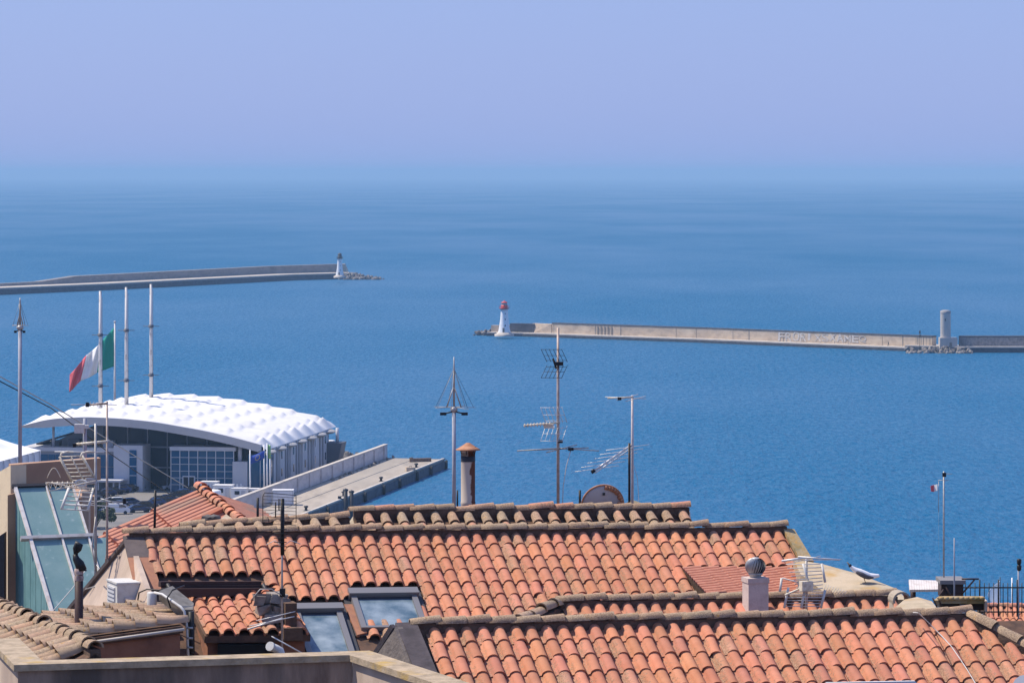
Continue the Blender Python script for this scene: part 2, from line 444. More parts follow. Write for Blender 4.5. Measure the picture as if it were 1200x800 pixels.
# far breakwater on the left
F3 = [G(px, py) for px, py in ((-120, 352), (0, 345.5), (125, 340), (345, 328.5), (420, 326.5))]
t = thing('breakwater', F3[2], 'far breakwater in shade with a pale ledge running to the dark lantern lighthouse', 'breakwater')
m = MB(); strip(m, F3, -2, 2.9, 21); m.build('quay_ledge', CONC_DARK, t)
m = MB(); strip(m, off(F3, .3), 2.88, 3.7, 20); m.build('ledge_paving', mat('bright_ledge', (0.46, 0.40, 0.33), 0.9, (0.38, 0.33, 0.28), 0.3, 0.4), t)
F4 = off(F3, 17)
pa, pb = lerp(F4[1], F4[2], .62), lerp(F4[1], F4[2], .97)
SHW = mat('shaded_wall_concrete', (0.25, 0.23, 0.22), 0.9, (0.18, 0.17, 0.16), 0.2, 0.5, stretch=(1, 1, 2))  # darker concrete paints in the shade on the far wall
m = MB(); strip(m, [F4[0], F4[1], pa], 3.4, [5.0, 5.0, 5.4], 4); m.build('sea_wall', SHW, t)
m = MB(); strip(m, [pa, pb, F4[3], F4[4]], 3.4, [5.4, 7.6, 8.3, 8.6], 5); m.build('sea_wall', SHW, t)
m = MB(); e = F4[4]; d4 = (F4[4] - F4[3]).normalized()
m.prism([e + d4 * .3 + Vector((0, 0, 3)), e + d4 * 7 + Vector((0, 0, 3)), e + d4 * 4 + Vector((0, 0, 8.6)), e + d4 * .3 + Vector((0, 0, 8.6))], (.6, 6, 0)); m.build('end_block', CONC, t)
q = G(398, 324.5, 3.4)
lighthouse(Vector((q.x, q.y + 1.5, 3.3)), 14.4, 2.3, 1.3, DARK, DARK, 'distant white lighthouse with a dark lantern on the left breakwater')
pts = []
for k in range(80):
    px = random.triangular(396, 452, 418); fr = (452 - px) / 56; q = G(px, 328 - .3, 0); d = random.uniform(-3, 9)
    pts.append((q.x, q.y + d, random.uniform(-.4, .6) + max(0, d) * .45 * fr, random.uniform(.9, 1.8), random.random() < .3))
rock_pile(G(425, 327), pts, 'distant boulders spilling past the end of the left breakwater', 'boulder piles at the breakwater ends')

# ------------------------------------------------------------ harbour quay, cruise terminal and what stands around it
ASPH = mat('quay_asphalt', (0.20, 0.185, 0.165), 0.95, (0.14, 0.135, 0.13), 0.12, 0.5, 0.2, 2, col3=(0.25, 0.23, 0.195), scale3=0.03)
PAVE = mat('pier_concrete', (0.37, 0.32, 0.26), 0.95, (0.26, 0.225, 0.185), 0.3, 0.5, 0.2, 2, stretch=(1, .2, 1), col3=(0.29, 0.26, 0.22), scale3=0.05)
ZQ = 2.0
def gq(px, py): return G(px, py, ZQ)
pe = lambda y: -39.2 + 0.171 * (y - 689)
s = MB()
poly = [(-520, 470), (pe(470), 470), (pe(689), 689), (-14.6, 833), (-27.0, 837.5), (-36, 848), (-46, 868), (-520, 885)]
s.prism([Vector((x, y, -4)) for x, y in poly], (0, 0, 6.0))
tag(s.build('quay_ground', [ASPH]), kind='structure')
s = MB()
def pl(y, d): return Vector((pe(y) - d, y, ZQ + 0.02))
s.quad(pl(480, 0.05), pl(832, 0.05), pl(835, 12.5), pl(480, 12.5))
tag(s.build('pier_paving', PAVE), kind='structure')
s = MB(); s.prism([Vector((pe(480) - 6.9, 480, ZQ + .024)), Vector((pe(480) - 6.6, 480, ZQ + .024)), Vector((pe(831) - 6.6, 831, ZQ + .024)), Vector((pe(831) - 6.9, 831, ZQ + .024))], (0, 0, .004))
tag(s.build('pier_drain_line', CONC_DARK), kind='structure')
s = MB(); s.box((0, 0, 0), (.1, .1, .1)); s = MB()
s.prism([Vector((pe(480) - .45, 480, ZQ)), Vector((pe(480) + .05, 480, ZQ)), Vector((pe(832.5) + .05, 832.5, ZQ)), Vector((pe(832.5) - .45, 832.5, ZQ))], (0, 0, .28))
tag(s.build('pier_kerb', CONC_PALE), kind='structure')
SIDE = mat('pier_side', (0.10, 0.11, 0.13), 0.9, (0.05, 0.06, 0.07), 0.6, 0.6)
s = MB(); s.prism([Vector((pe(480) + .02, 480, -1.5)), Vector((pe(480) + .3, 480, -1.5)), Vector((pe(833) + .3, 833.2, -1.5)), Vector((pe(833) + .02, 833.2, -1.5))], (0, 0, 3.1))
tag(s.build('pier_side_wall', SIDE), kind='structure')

# tyre fenders and bollards along the pier edge
RUBBER = mat('black_rubber', (0.02, 0.02, 0.022), 0.8)
tyre0 = None
for k, y in enumerate((832, 815, 800, 782, 766, 748, 731, 715)):
    c = Vector((pe(y) + .55, y, .95))
    if tyre0 is None:
        t = thing('tyre_fender', c, 'black tyre fender at the very head of the pier', 'fender', 'tyre fenders along the pier')
        m = MB(); m.tube([c + Vector((0, math.cos(a) * .75, math.sin(a) * .75)) for a in [i / 14 * 2 * math.pi for i in range(15)]], .28, 8, caps=False); m.build('tyre', RUBBER, t)
        m = MB(); m.tube([c + Vector((0, 0, .7)), c + Vector((-.4, 0, 1.4))], .05, 5); m.build('chain', DARK, t)
        tyre0 = t
    else:
        o = copy_tree(tyre0); o.location = c
        o['label'] = 'black tyre fender, ' + ('second', 'third', 'fourth', 'fifth', 'sixth', 'seventh', 'eighth')[k - 1] + ' from the pier head along its shaded side'
bol0 = None
for k, y in enumerate((826, 806, 770, 735, 703)):
    c = Vector((pe(y) - .9 - (5 if k == 0 else 0), y, ZQ + .28))
    if k == 0: c.z = ZQ + .02
    if bol0 is None:
        t = thing('mooring_bollard', c, 'dark iron mooring bollard at the pier head near the timbers', 'bollard', 'mooring bollards on the pier')
        m = MB(); m.lathe(c, [(.34, 0), (.26, .15), (.24, .55), (.42, .65), (.42, .85), (.2, .95), (0, .95)], 12); m.build('bollard_post', DARK, t)
        m = MB(); m.box(c + Vector((0, 0, .02)), (.9, .9, .06)); m.build('base_plate', DARK, t)
        bol0 = t
    else:
        o = copy_tree(bol0); o.location = c; o['label'] = 'dark iron mooring bollard, ' + ('second', 'third', 'fourth', 'fifth')[k - 1] + ' from the pier head'
c = gq(492, 541); t = thing('pallet_stack', c, 'low brown stack of timbers near the pier head', 'timbers')
TIMB = mat('old_timber', (0.20, 0.13, 0.09), .9, (0.1, .07, .05), 2, .5)
for k in range(4):
    m = MB(); m.box(c + Vector((0.2 * (k % 2), .5 * (k % 2), .2 + .4 * (k // 2))), (4.6, .45, .38), .35); m.build('timber', TIMB, t)
c = gq(481, 552); t = thing('concrete_block', c, 'small grey concrete block lying alone on the pier', 'block')
m = MB(); m.box(c + Vector((0, 0, .45)), (1.9, 1.2, .9), .2); m.build('block_body', CONC, t)
m = MB(); m.tube([c + Vector((-.3, 0, .88)), c + Vector((-.2, 0, 1.1)), c + Vector((.2, 0, 1.1)), c + Vector((.3, 0, .88))], .06, 6); m.build('lifting_loop', DARK, t)
# two dark mooring piles with ladder
for px, y1, lab in ((405, 573, 'taller dark steel mooring pile with a lamp arm beside the pier'), (412, 575, 'plain dark steel mooring pile beside the pier edge')):
    b = G(px, 621, -1); c = P(px, 621, b.y); t = thing('mooring_pile', Vector((c.x, c.y, 0)), lab, 'pile')
    zt = H - (y1 - Y0) / F * b.y
    m = MB(); m.tube([(c.x, c.y, -2), (c.x, c.y, zt)], .38, 10); m.build('pile_shaft', DARK, t)
    m = MB(); m.lathe((c.x, c.y, zt - .3), [(.5, 0), (.5, .3), (0, .5)], 10); m.build('pile_cap', DARK, t)
    if px == 405:
        m = MB(); m.tube([(c.x, c.y, zt - 2), (c.x - 1.0, c.y, zt - 1.6)], .1, 6); m.box((c.x - 1.1, c.y, zt - 1.5), (.6, .5, .5)); m.build('lamp_arm', DARK, t)

# long pale wall on the pier
WALLM = mat('pale_plastered_wall', (0.60, 0.54, 0.52), .9, (0.45, .41, .40), .25, .5, stretch=(1, 1, 3))
wp = [Vector((-27.2, 838.5, 0)), Vector((-42.9, 742, 0)), Vector((-52.5, 682, 0))]
wp.reverse()
t = thing('pier_wall', wp[0].xy.to_3d() + Vector((0, 0, ZQ)), 'long pale plastered wall running out along the pier', 'wall')
m = MB(); strip(m, wp, ZQ - .3, ZQ + 2.75, .7); m.build('wall_face', WALLM, t)
m = MB(); strip(m, off(wp, -.1), ZQ + 2.74, ZQ + 2.95, .9); m.build('wall_coping', CONC_PALE, t)
for k in range(12):
    q = lerp(wp[0], wp[2], (k + .5) / 12); q = on_front(600 + F * q.x / q.y, wp) if False else q
for k in range(9):
    f = (k + .6) / 9; q = lerp(wp[1], wp[2], f); tn = (wp[2] - wp[1]).normalized()
    m = MB(); m.box(q + Vector((tn.y, -tn.x, 0)) * .12 + Vector((0, 0, ZQ + 1.3)), (.4, .3, 2.7), math.atan2(tn.y, tn.x)); m.build('wall_pier', WALLM, t)
# rubble at the wall foot
pts = []
for k in range(26):
    f = random.uniform(.35, 1); q = lerp(wp[1], wp[2], f); pts.append((q.x + 1.3 + random.uniform(-.4, .5), q.y, ZQ + .2, random.uniform(.25, .6), random.random() < .6))
rock_pile(lerp(wp[1], wp[2], .6) + Vector((1.3, 0, ZQ)), pts, 'small stones lying along the foot of the pier wall', 'boulder piles at the breakwater ends')

# ---------------- terminal
TA = R(8.5)
W_ = Vector((math.cos(TA), -math.sin(TA), 0)); V_ = Vector((math.sin(TA), math.cos(TA), 0))
C0 = P(310, 522, 745); C0.z = 0
def TT(u, v, z): return C0 + W_ * u + V_ * v + Vector((0, 0, z))
zt_tab = [(-50, 14.1), (-43, 15.9), (-36, 16.4), (-29, 16.2), (-22, 15.6), (-12, 14.0), (-6.3, 12.8), (0, 11.2), (4, 10.2)]
def zarch(u):
    for (a, za), (b, zb) in zip(zt_tab[:-1], zt_tab[1:]):
        if u <= b: return lerp(za, zb, max(0, (u - a) / (b - a)))
    return zt_tab[-1][1]
def zs(u): return (zarch(u - 1.5) + zarch(u) + zarch(u + 1.5)) / 3
MEMB = mat('white_membrane', (0.68, 0.67, 0.66), .6, (0.62, .61, .60), .35, .5, col3=(.56, .55, .54), scale3=.12, amount3=.2)
GREYW = mat('light_grey_panels', (0.52, 0.52, 0.54), .6, (0.47, .47, .5), .4, .4)
MIDG = mat('mid_grey_panels', (0.27, 0.28, 0.31), .6)
DKG = mat('dark_grey_cladding', (0.10, 0.105, 0.125), .6)
SOFF = mat('soffit_grey', (0.33, 0.32, 0.31), .7)
TGL = mat('terminal_glass', (0.014, 0.085, 0.17), .08, spec=.35)
TGL2 = mat('terminal_dark_glass', (0.012, 0.02, 0.035), .12, spec=.3)
PANEW = mat('frame_paint_grey', (0.55, 0.57, 0.6), .5)
term = thing('cruise_terminal', TT(-24, 30, ZQ), 'harbour terminal under a rippled white membrane roof', 'building')
NV, L_V = 7, 70.0
nu, nv = 150, 168
U0, U1 = -49.0, 0.4
vs, fs = [], []
for j in range(nv + 1):
    v = L_V * j / nv; ph = v / L_V * NV; fr = ph - math.floor(ph)
    bell = (math.sin(math.pi * fr) ** 2 * .35 + .65 * max(0, 1 - abs(2 * fr - 1)) ** 1.25)
    for i in range(nu + 1):
        u = lerp(U0, U1, i / nu)
        q = ((u + 1.9) / 5.3); fq = q - math.floor(q)
        saw = fq / .86 if fq < .86 else (1 - fq) / .14
        amp = .66 + .44 * saw
        e = max(0, (u + 1.9) / (U1 + 1.9))
        if e > 0: amp = 1.3 * max(0, 1 - e) ** 1.2
        fade = min(1, (u - U0) / 4 + .25)
        z = zs(u) + amp * bell * fade - (.8 * e * e)
        vs.append(TT(u, v, z))
for j in range(nv):
    for i in range(nu):
        a = j * (nu + 1) + i; fs.append((a, a + 1, a + nu + 2, a + nu + 1))
m = MB(); m.add(vs, fs, 0, True); roof = m.build('membrane_roof', MEMB, term)
# fascia along the front arch and soffit
m = MB(); us = [lerp(U0, -.6, i / 40) for i in range(41)]
for a, b in zip(us[:-1], us[1:]):
    fa = min(1, (a - U0) / 6 + .1); fb = min(1, (b - U0) / 6 + .1)
    za, zb = zs(a), zs(b)
    m.hexa([TT(a, -.5, za - 1.5 * fa), TT(b, -.5, zb - 1.5 * fb), TT(b, .3, zb - 1.5 * fb), TT(a, .3, za - 1.5 * fa), TT(a, -.9, za + .08), TT(b, -.9, zb + .08), TT(b, .3, zb + .08), TT(a, .3, za + .08)])
m.build('front_fascia', GREYW, term)
m = MB()
for a, b in zip(us[:-1], us[1:]):
    fa = min(1, (a - U0) / 6 + .1); fb = min(1, (b - U0) / 6 + .1)
    m.quad(TT(a, .3, zs(a) - 1.3 * fa), TT(b, .3, zs(b) - 1.3 * fb), TT(b, L_V - .4, zs(b) - 1.3 * fb), TT(a, L_V - .4, zs(a) - 1.3 * fa))
m.build('roof_soffit', SOFF, term)
# rounded ends of the roof bays
lens = None
for k in range(NV):
    c = TT(-.2, (k + .5) * L_V / NV - 2.2, 9.95)
    if lens is None:
        m = MB(); m.lathe(wloc(term), [(0.05, -.62), (.55, -.52), (.86, -.25), (1, 0), (.9, .15), (.5, .3), (.05, .36)], 20)
        lens = m.build('bay_end', SOFF, term); lens.location = c - Vector(term.location)
        lens.scale = (1.9, 4.0, 1.0); lens.rotation_euler = (0, R(8), -TA)
    else:
        o = lens.copy(); link(o); o.parent = term; o.location = c - Vector(term.location)
# hall
m = MB(); arch = [TT(u, 7, zs(u) - 1.6) for u in [lerp(-34, -.2, i / 16) for i in range(17)]]
m.prism([TT(-34, 7, ZQ)] + arch + [TT(-.2, 7, ZQ)], V_ * 58); m.build('hall', TGL2, term)
FR = MIDG
for k in range(9):
    u = -33 + k * 4.0; m = MB(); m.box(TT(u, 6.93, (ZQ + zs(u) - 1.7) / 2), (.22, .2, zs(u) - 1.7 - ZQ), -TA); m.build('hall_mullion', FR, term)
for z in (6.2, 10.2):
    m = MB(); m.box(TT(-17, 6.9, z), (33, .22, .25), -TA); m.build('hall_transom', FR, term)
# white stair block with a tall slot window
def tbox(u0, u1, v0, v1, z0, z1, name, mt, parent=None):
    m = MB(); m.box(TT((u0 + u1) / 2, (v0 + v1) / 2, (z0 + z1) / 2), (u1 - u0, v1 - v0, z1 - z0), -TA); return m.build(name, mt, parent or term)
tbox(-30.2, -24.4, .5, 9, ZQ, 10.9, 'stair_block', GREYW)
w = tbox(-27.0, -25.6, .35, .8, ZQ + 1, 10.0, 'slot_window', TGL)
for z in (3.2, 5.0, 6.8, 8.6): tbox(-27.0, -25.6, .28, .5, z, z + .14, 'glazing_bar', PANEW, w)
# glazed foyer: frame grid with single panes
fo = tbox(-18.8, -6.2, 1.0, 7.2, ZQ, 10.0, 'foyer', TGL2)
tbox(-19.0, -5.9, .6, 7.2, 10.0, 10.75, 'foyer_parapet', GREYW)
us_ = [lerp(-18.8, -6.3, i / 7) for i in range(8)]; zs_ = [lerp(ZQ + .05, 10.0, i / 6) for i in range(7)]
pane0 = None
for i in range(7):
    for j in range(6):
        c = TT((us_[i] + us_[i + 1]) / 2, .9 + random.uniform(-.015, .015), (zs_[j] + zs_[j + 1]) / 2)
        if pane0 is None:
            m = MB(); m.box(wloc(fo), (us_[1] - us_[0] - .18, .06, zs_[1] - zs_[0] - .16)); pane0 = o = m.build('pane', TGL, fo)
        else: o = pane0.copy(); link(o); o.parent = fo
        o.location = c - wloc(fo); o.rotation_euler = (random.uniform(-.012, .012), 0, -TA + random.uniform(-.02, .02))
for u in us_: tbox(u - .07, u + .07, .72, 1.0, ZQ, 10.0, 'mullion', PANEW, fo)
for z in zs_[1:-1]: tbox(-18.7, -6.3, .76, 1.0, z - .05, z + .05, 'transom', PANEW, fo)
d = tbox(-16.3, -14.1, .6, .95, ZQ, ZQ + 2.9, 'entrance_door', TGL2)
for u in (-16.35, -15.2, -14.05): tbox(u - .09, u + .09, .5, .9, ZQ, ZQ + 2.9, 'door_frame', PANEW, d)
tbox(-16.4, -14.0, .5, .9, ZQ + 2.9, ZQ + 3.1, 'door_frame', PANEW, d)
# pier block, column, chamfered corner
tbox(-6.4, -3.5, .2, 6, ZQ, 8.0, 'corner_block', GREYW)
m = MB(); m.tube([TT(-5.2, 1.5, 7.9), TT(-5.2, 1.5, 11.3)], .42, 12); m.build('column', GREYW, term)
m = MB(); m.prism([TT(-3.45, .8, ZQ), TT(-1.2, 1.6, ZQ), TT(.2, 4.5, ZQ), TT(.2, 8, ZQ), TT(-3.45, 8, ZQ)], (0, 0, 7.4)); cg = m.build('corner_glazing', TGL, term)
for a in (0, .35, .7, 1): 
    q = lerp(TT(-1.2, 1.6, 0), TT(.2, 4.5, 0), a); m = MB(); m.tube([q + Vector((0, 0, ZQ)), q + Vector((0, 0, 9.3))], .1, 6); m.build('mullion', PANEW, cg)
# long side wall with ribs and small windows
SIDEW = mat('side_wall_panels', (0.50, 0.51, 0.53), .7, (0.38, .40, .45), .3, .4)
sw = tbox(-.3, .35, 7, 62, ZQ, 10.4, 'side_wall', SIDEW)
for v in (9, 17.5, 19.5, 28, 30.5, 40, 43, 52, 55):
    tbox(.3, .6, v, v + (.8 if v > 10 else 3), ZQ, 10.3, 'wall_rib', MIDG, sw)
for v in (14, 23, 25.5, 34, 37, 47, 58):
    for z in (4.2, 7.6): tbox(.3, .42, v, v + .9, z, z + 1.5, 'window', TGL2, sw)
for v in (21.5, 33, 45): tbox(.34, .8, v, v + .5, ZQ, 10.2, 'downpipe', GREYW, sw)
m = MB(); m.prism([TT(.2, 60, ZQ), TT(2.4, 60, ZQ), TT(3.6, 60, 7.6), TT(.2, 60, 7.6)], V_ * 5); m.build('end_block', DKG, term)
m = MB(); m.tube([TT(2.2, 62, 7.5), TT(2.2, 62, 10.6)], .35, 10); m.build('column', GREYW, term)
# low left wing
tbox(-49, -30.3, 2, 22, ZQ, 9.6, 'left_wing', MIDG)
lw = term.children[-1]
tbox(-49.1, -30.2, 1.6, 22.2, 9.55, 10.3, 'wing_parapet', GREYW)
pw0 = None
for i in range(12):
    u = -48.2 + i * 1.5
    for z0, z1 in ((4.3, 6.5), (6.65, 8.9)):
        tbox(u, u + 1.38, 1.86, 2.1, z0, z1, 'pane', TGL, lw)
tbox(-49.05, -30.25, 1.5, 2.1, 3.7, 4.2, 'wing_band', mat('maroon_band', (0.16, .05, .05), .6))
m = MB(); m.prism([TT(-46, 9, 10.2), TT(-31, 9, 10.2), TT(-31, 9, 14.4), TT(-36, 9, 14.0), TT(-42, 9, 12.0)], V_ * 9); m.build('plant_room', MIDG, term)
m = MB(); m.prism([TT(-48, 8.5, 10.3), TT(-35.5, 8.5, 14.1), TT(-35.5, 8.5, 14.4), TT(-48, 8.5, 10.6)], V_ * 10); m.build('plant_roof', DKG, term)
for u, w_, hh in ((-44, 1.6, 1.2), (-40.5, 2.2, 1.5), (-37, 1.2, 1.6), (-33.5, 2.0, 1.3)):
    tbox(u, u + w_, 5, 7, 10.2, 10.2 + hh, 'roof_unit', random.choice((GREYW, DKG)))
m = MB(); m.tube([TT(-43.3, 4.2, 10.2), TT(-43.3, 4.2, 14.4)], .25, 8); m.build('vent_pipe', GREYW, term)
# entrance canopy of the wing
m = MB(); m.box(TT(-33, -2, 4.3), (11, 5.5, .35), -TA); m.build('canopy', GREYW, term)
for u in (-38, -35, -32, -29, -27.8):
    m = MB(); m.tube([TT(u, -4.3, ZQ), TT(u, -4.3, 4.2)], .16, 6); m.build('canopy_post', GREYW, term)

# three masts rising through the roof
MASTM = mat('off_white_mast_paint', (0.62, 0.60, 0.58), .6, (0.30, .25, .22), 1.2, .25, stretch=(1, 1, .3))
for k, (px, pyb, pyt, Y, zb, lab) in enumerate(((117.6, 480, 341, 771, 16.4, 'tall white mast crossing the Italian flag, leftmost of the terminal masts'), (148, 473, 336.5, 783, 16.9, 'tall white mast just right of the flag, middle one of the terminal masts'),
                                            (177, 466, 333, 804, 17.0, 'tall white mast farthest right of the terminal masts'))):
    b = P(px, pyb, Y); zt = H - (pyt - Y0) / F * Y
    t = thing('mast', b, lab, 'mast', 'masts above the terminal roof')
    m = MB(); m.tube([(b.x, Y, 13), (b.x, Y, lerp(13, zt, .5)), (b.x, Y, zt)], [.40, .35, .27], 12); m.build('mast_pole', MASTM, t)
    for f in (.37, .80):
        z = lerp(zt, b.z, f)
        m = MB(); m.lathe((b.x, Y, z - .3), [(.55, 0), (.55, .6)], 10); m.tube([(b.x - 1.7, Y, z), (b.x + 1.7, Y, z)], .07, 5); m.tube([(b.x - .1, Y - .9, z - .15), (b.x + .1, Y + .9, z - .15)], .06, 5)
        m.build('mast_bracket', DKG, t)
    m = MB(); m.tube([(b.x + .45, Y - .3, 14), (b.x + .40, Y - .25, zt - 1.2)], .05, 4); m.build('cable', DKG, t)

# Italian flag
Yf = 850.0
bp_ = P(134.6, 466, Yf); zt = H - (378 - Y0) / F * Yf
t = thing('flagpole', Vector((bp_.x, Yf, ZQ)), 'tall thin pole flying a green white and red flag behind the terminal', 'flagpole')
m = MB(); m.tube([(bp_.x, Yf, ZQ), (bp_.x, Yf, zt)], [.32, .18], 10); m.build('pole', MASTM, t)
m = MB(); m.lathe((bp_.x, Yf, zt), [(.2, 0), (.3, .15), (.2, .4), (0, .45)], 10); m.build('finial', GREYW, t)
cols = [((133.4, 383.5), (133.4, 429)), ((118.5, 401), (113.7, 437)), ((101.5, 416.3), (94.1, 446.8)), ((82, 438.5), (81.1, 459.6))]
fm = [mat('flag_green', (0.01, 0.28, 0.20), .8), mat('flag_white', (0.85, .84, .83), .8), mat('flag_red', (0.60, 0.11, 0.13), .8)]
vs = []; fs = []; ms = []; NA, NB = 36, 12
for i in range(NA + 1):
    a = i / NA * 3; k = min(int(a), 2); f = a - k
    for j in range(NB + 1):
        b = j / NB
        q0 = lerp(Vector(cols[k][0]), Vector(cols[k + 1][0]), f); q1 = lerp(Vector(cols[k][1]), Vector(cols[k + 1][1]), f); q = lerp(q0, q1, b)
        dep = .9 * math.sin(a * 4.2 + b * 2.2) * min(1, a) + .5 * math.sin(a * 9 - b * 3) * min(1, a)
        q.y += .5 * math.sin(a * 5 + .6) * min(1, a)
        vs.append(P(q.x, q.y, Yf + dep))
m = MB()
for i in range(NA):
    for j in range(NB):
        p = i * (NB + 1) + j; fs.append((p, p + 1, p + NB + 2, p + NB + 1)); ms.append(i * 3 // NA)
m.add(vs, fs, 0, True); m.m = ms; fl = m.build('flag', fm, t, fix=False)
so = fl.modifiers.new('thickness', 'SOLIDIFY'); so.thickness = .03

# row of flagpoles at the terminal corner
EUB = mat('flag_blue', (0.02, 0.06, 0.32), .8); YEL = mat('flag_yellow', (.7, .5, .03), .8); GRN = mat('flag_light_green', (.25, .45, .2), .8)
for k, (px, pyt, lab, fc) in enumerate(((293, 527, 'short white flagpole with a blue flag of yellow stars by the foyer', EUB), (309.5, 521, 'white pole, leftmost of three close together at the terminal corner', None),
                                  (313, 519, 'white pole with a hanging green flag between two bare poles', GRN), (316.5, 521, 'bare white pole nearest the container at the terminal corner', None))):
    Y = 736 + 2.0 * (k % 2); b = P(px, 574, Y); zt = H - (pyt - Y0) / F * Y
    t = thing('flagpole', Vector((b.x, Y, ZQ)), lab, 'flagpole', 'white flagpoles at the terminal corner')
    m = MB(); m.tube([(b.x, Y, ZQ), (b.x, Y, zt)], [.17, .12], 8); m.build('pole', mat('pole_white', (.78, .78, .78), .5) if k == 0 else bpy.data.materials['pole_white'], t)
    if fc:
        m = MB(); n = 10; wd = 2.6 if k == 0 else .55; hh = 1.55 if k == 0 else 2.6; vs = []
        for i in range(n + 1):
            f = i / n
            for j in (0, 1):
                vs.append((b.x + .15 + wd * f, Y + .25 * math.sin(f * 7), zt - .25 - j * hh + (1.1 * (f ** 1.3) - .9 if k == 0 else -.2 * f)))
        m.add(vs, [(2 * i, 2 * i + 1, 2 * i + 3, 2 * i + 2) for i in range(n)], 0, True)
        fg = m.build('flag', fc, t, fix=False); fg.modifiers.new('thickness', 'SOLIDIFY').thickness = .02
        if k == 0:
            m = MB()
            for i in range(12):
                w = i / 12 * 6.2832; f = .5 + .17 * math.cos(w)
                c = Vector((b.x + .15 + wd * f, Y + .25 * math.sin(f * 7) - .06, zt - .25 - hh * .5 + .45 * math.sin(w) + 1.1 * (f ** 1.3) - .9))
                m.box(c, (.13, .03, .13))
            m.build('flag_stars', YEL, t)

# white tent hall at the far left
ec = P(48, 527.5, 720); ez = ec.z
nl = P(-30, 548, 676); nl = Vector((nl.x, nl.y, ez)); dv = (Vector((ec.x, ec.y, 0)) - Vector((nl.x, nl.y, 0))).normalized(); lv = Vector((-dv.y, dv.x, 0))
t = thing('tent_hall', Vector((ec.x, ec.y, ZQ)), 'white marquee hall with peaked fabric roof at the left edge', 'marquee')
Lg = (ec - nl).length
TENTW = mat('tent_fabric', (0.78, .78, .80), .6, (.72, .72, .74), .3, .4)
m = MB(); vs = []; NI, NJ = 60, 24
for i in range(NI + 1):
    for j in range(NJ + 1):
        a = i / NI * Lg; b = j / NJ * 22.0
        pk = max(0, 1 - math.hypot((a % 14) - 7, b - 9.5) / 6.5); z = ez + 2.6 * (1 - abs(b - 10) / 10 if b < 20 else 0) * .9 + 1.9 * pk ** 1.6
        vs.append(nl + dv * a + lv * b + Vector((0, 0, z - ez)))
m.add(vs, [(i * (NJ + 1) + j, i * (NJ + 1) + j + 1, (i + 1) * (NJ + 1) + j + 1, (i + 1) * (NJ + 1) + j) for i in range(NI) for j in range(NJ)], 0, True)
m.build('fabric_roof', TENTW, t)
m = MB(); q0 = nl + lv * .3; q1 = ec + lv * .3
m.prism([Vector((q0.x, q0.y, ZQ)), Vector((q1.x, q1.y, ZQ)), Vector((q1.x, q1.y, ez)), Vector((q0.x, q0.y, ez))], lv * 20); m.build('fabric_wall', TENTW, t)
for k in range(10):
    q = lerp(nl, ec, .15 + k * .093); m = MB(); m.tube([(q.x, q.y, ZQ), (q.x, q.y, ez)], .13, 6); m.build('wall_post', GREYW, t)
m = MB(); q = lerp(nl, ec, .55) - lv * .1; m.box(q + Vector((0, 0, -2.4)), (5, .3, .5), math.atan2(dv.y, dv.x)); m.build('dark_vent', DKG, t)
m = MB(); q = lerp(nl, ec, .22) - lv * .25; m.box(q + Vector((0, 0, -2.7)), (9, .3, .55), math.atan2(dv.y, dv.x)); m.build('maroon_stripe', bpy.data.materials['maroon_band'], t)

# white hut on container plinth, far right behind the terminal
b = gq(380, 546); t = thing('harbour_hut', b, 'white flat roofed hut with a red line standing behind the terminal', 'hut')
m = MB(); m.box(b + Vector((-1.0, 3, 1.5)), (5.6, 8, 3.0), -TA); m.build('plinth', GREYW, t)
m = MB(); m.box(b + Vector((0.3, 4, 3.55)), (5.2, 7, 1.6), -TA); m.build('hut_wall', WHITE, t)
m = MB(); m.box(b + Vector((.3, 4, 4.5)), (5.6, 7.6, .3), -TA); m.build('roof_slab', MEMB, t)
m = MB(); m.box(b + Vector((.5, 4, 4.9)), (2.6, 3, .6), -TA); m.build('roof_box', MEMB, t)
m = MB(); m.box(b + Vector((-.2, .42, 3.05)), (5.0, .2, .35), -TA); m.build('red_line', RED, t)
pts = [];
for k in range(30):
    q = gq(random.uniform(398, 420), random.uniform(534, 540)); pts.append((q.x, q.y, ZQ + random.uniform(0, .7), random.uniform(.5, 1.1), False))
rock_pile(gq(408, 538), pts, 'dark rocks between the white hut and the pier wall', 'boulder piles at the breakwater ends')

# white shipping container on the pier road
b = gq(331, 592); b.y += 1.5
t = thing('shipping_container', b, 'white shipping container standing at the foot of the pier wall', 'container')
CW = mat('container_white', (0.74, .74, .76), .5, (.62, .62, .64), 1.5, .3)
m = MB()
for k in range(14):
    m.box(b + Vector((-1.7 + k * .27, -.02 + (.05 if k % 2 else 0), 1.35)), (.27, 2.6, 2.6), 0)
m.build('corrugated_side', CW, t)
m = MB(); m.box(b + Vector((.05, 0, 2.78)), (3.95, 2.75, .16)); m.build('container_roof', MEMB, t)
m = MB(); m.box(b + Vector((-1.93, 0, 1.4)), (.16, 2.7, 2.7)); m.build('container_end', mat('container_end_cream', (.62, .55, .38), .6), t)
for x in (-1.8, 1.95):
    m = MB(); m.box(b + Vector((x, -1.34, 1.4)), (.16, .14, 2.8)); m.build('corner_post', GREYW, t)

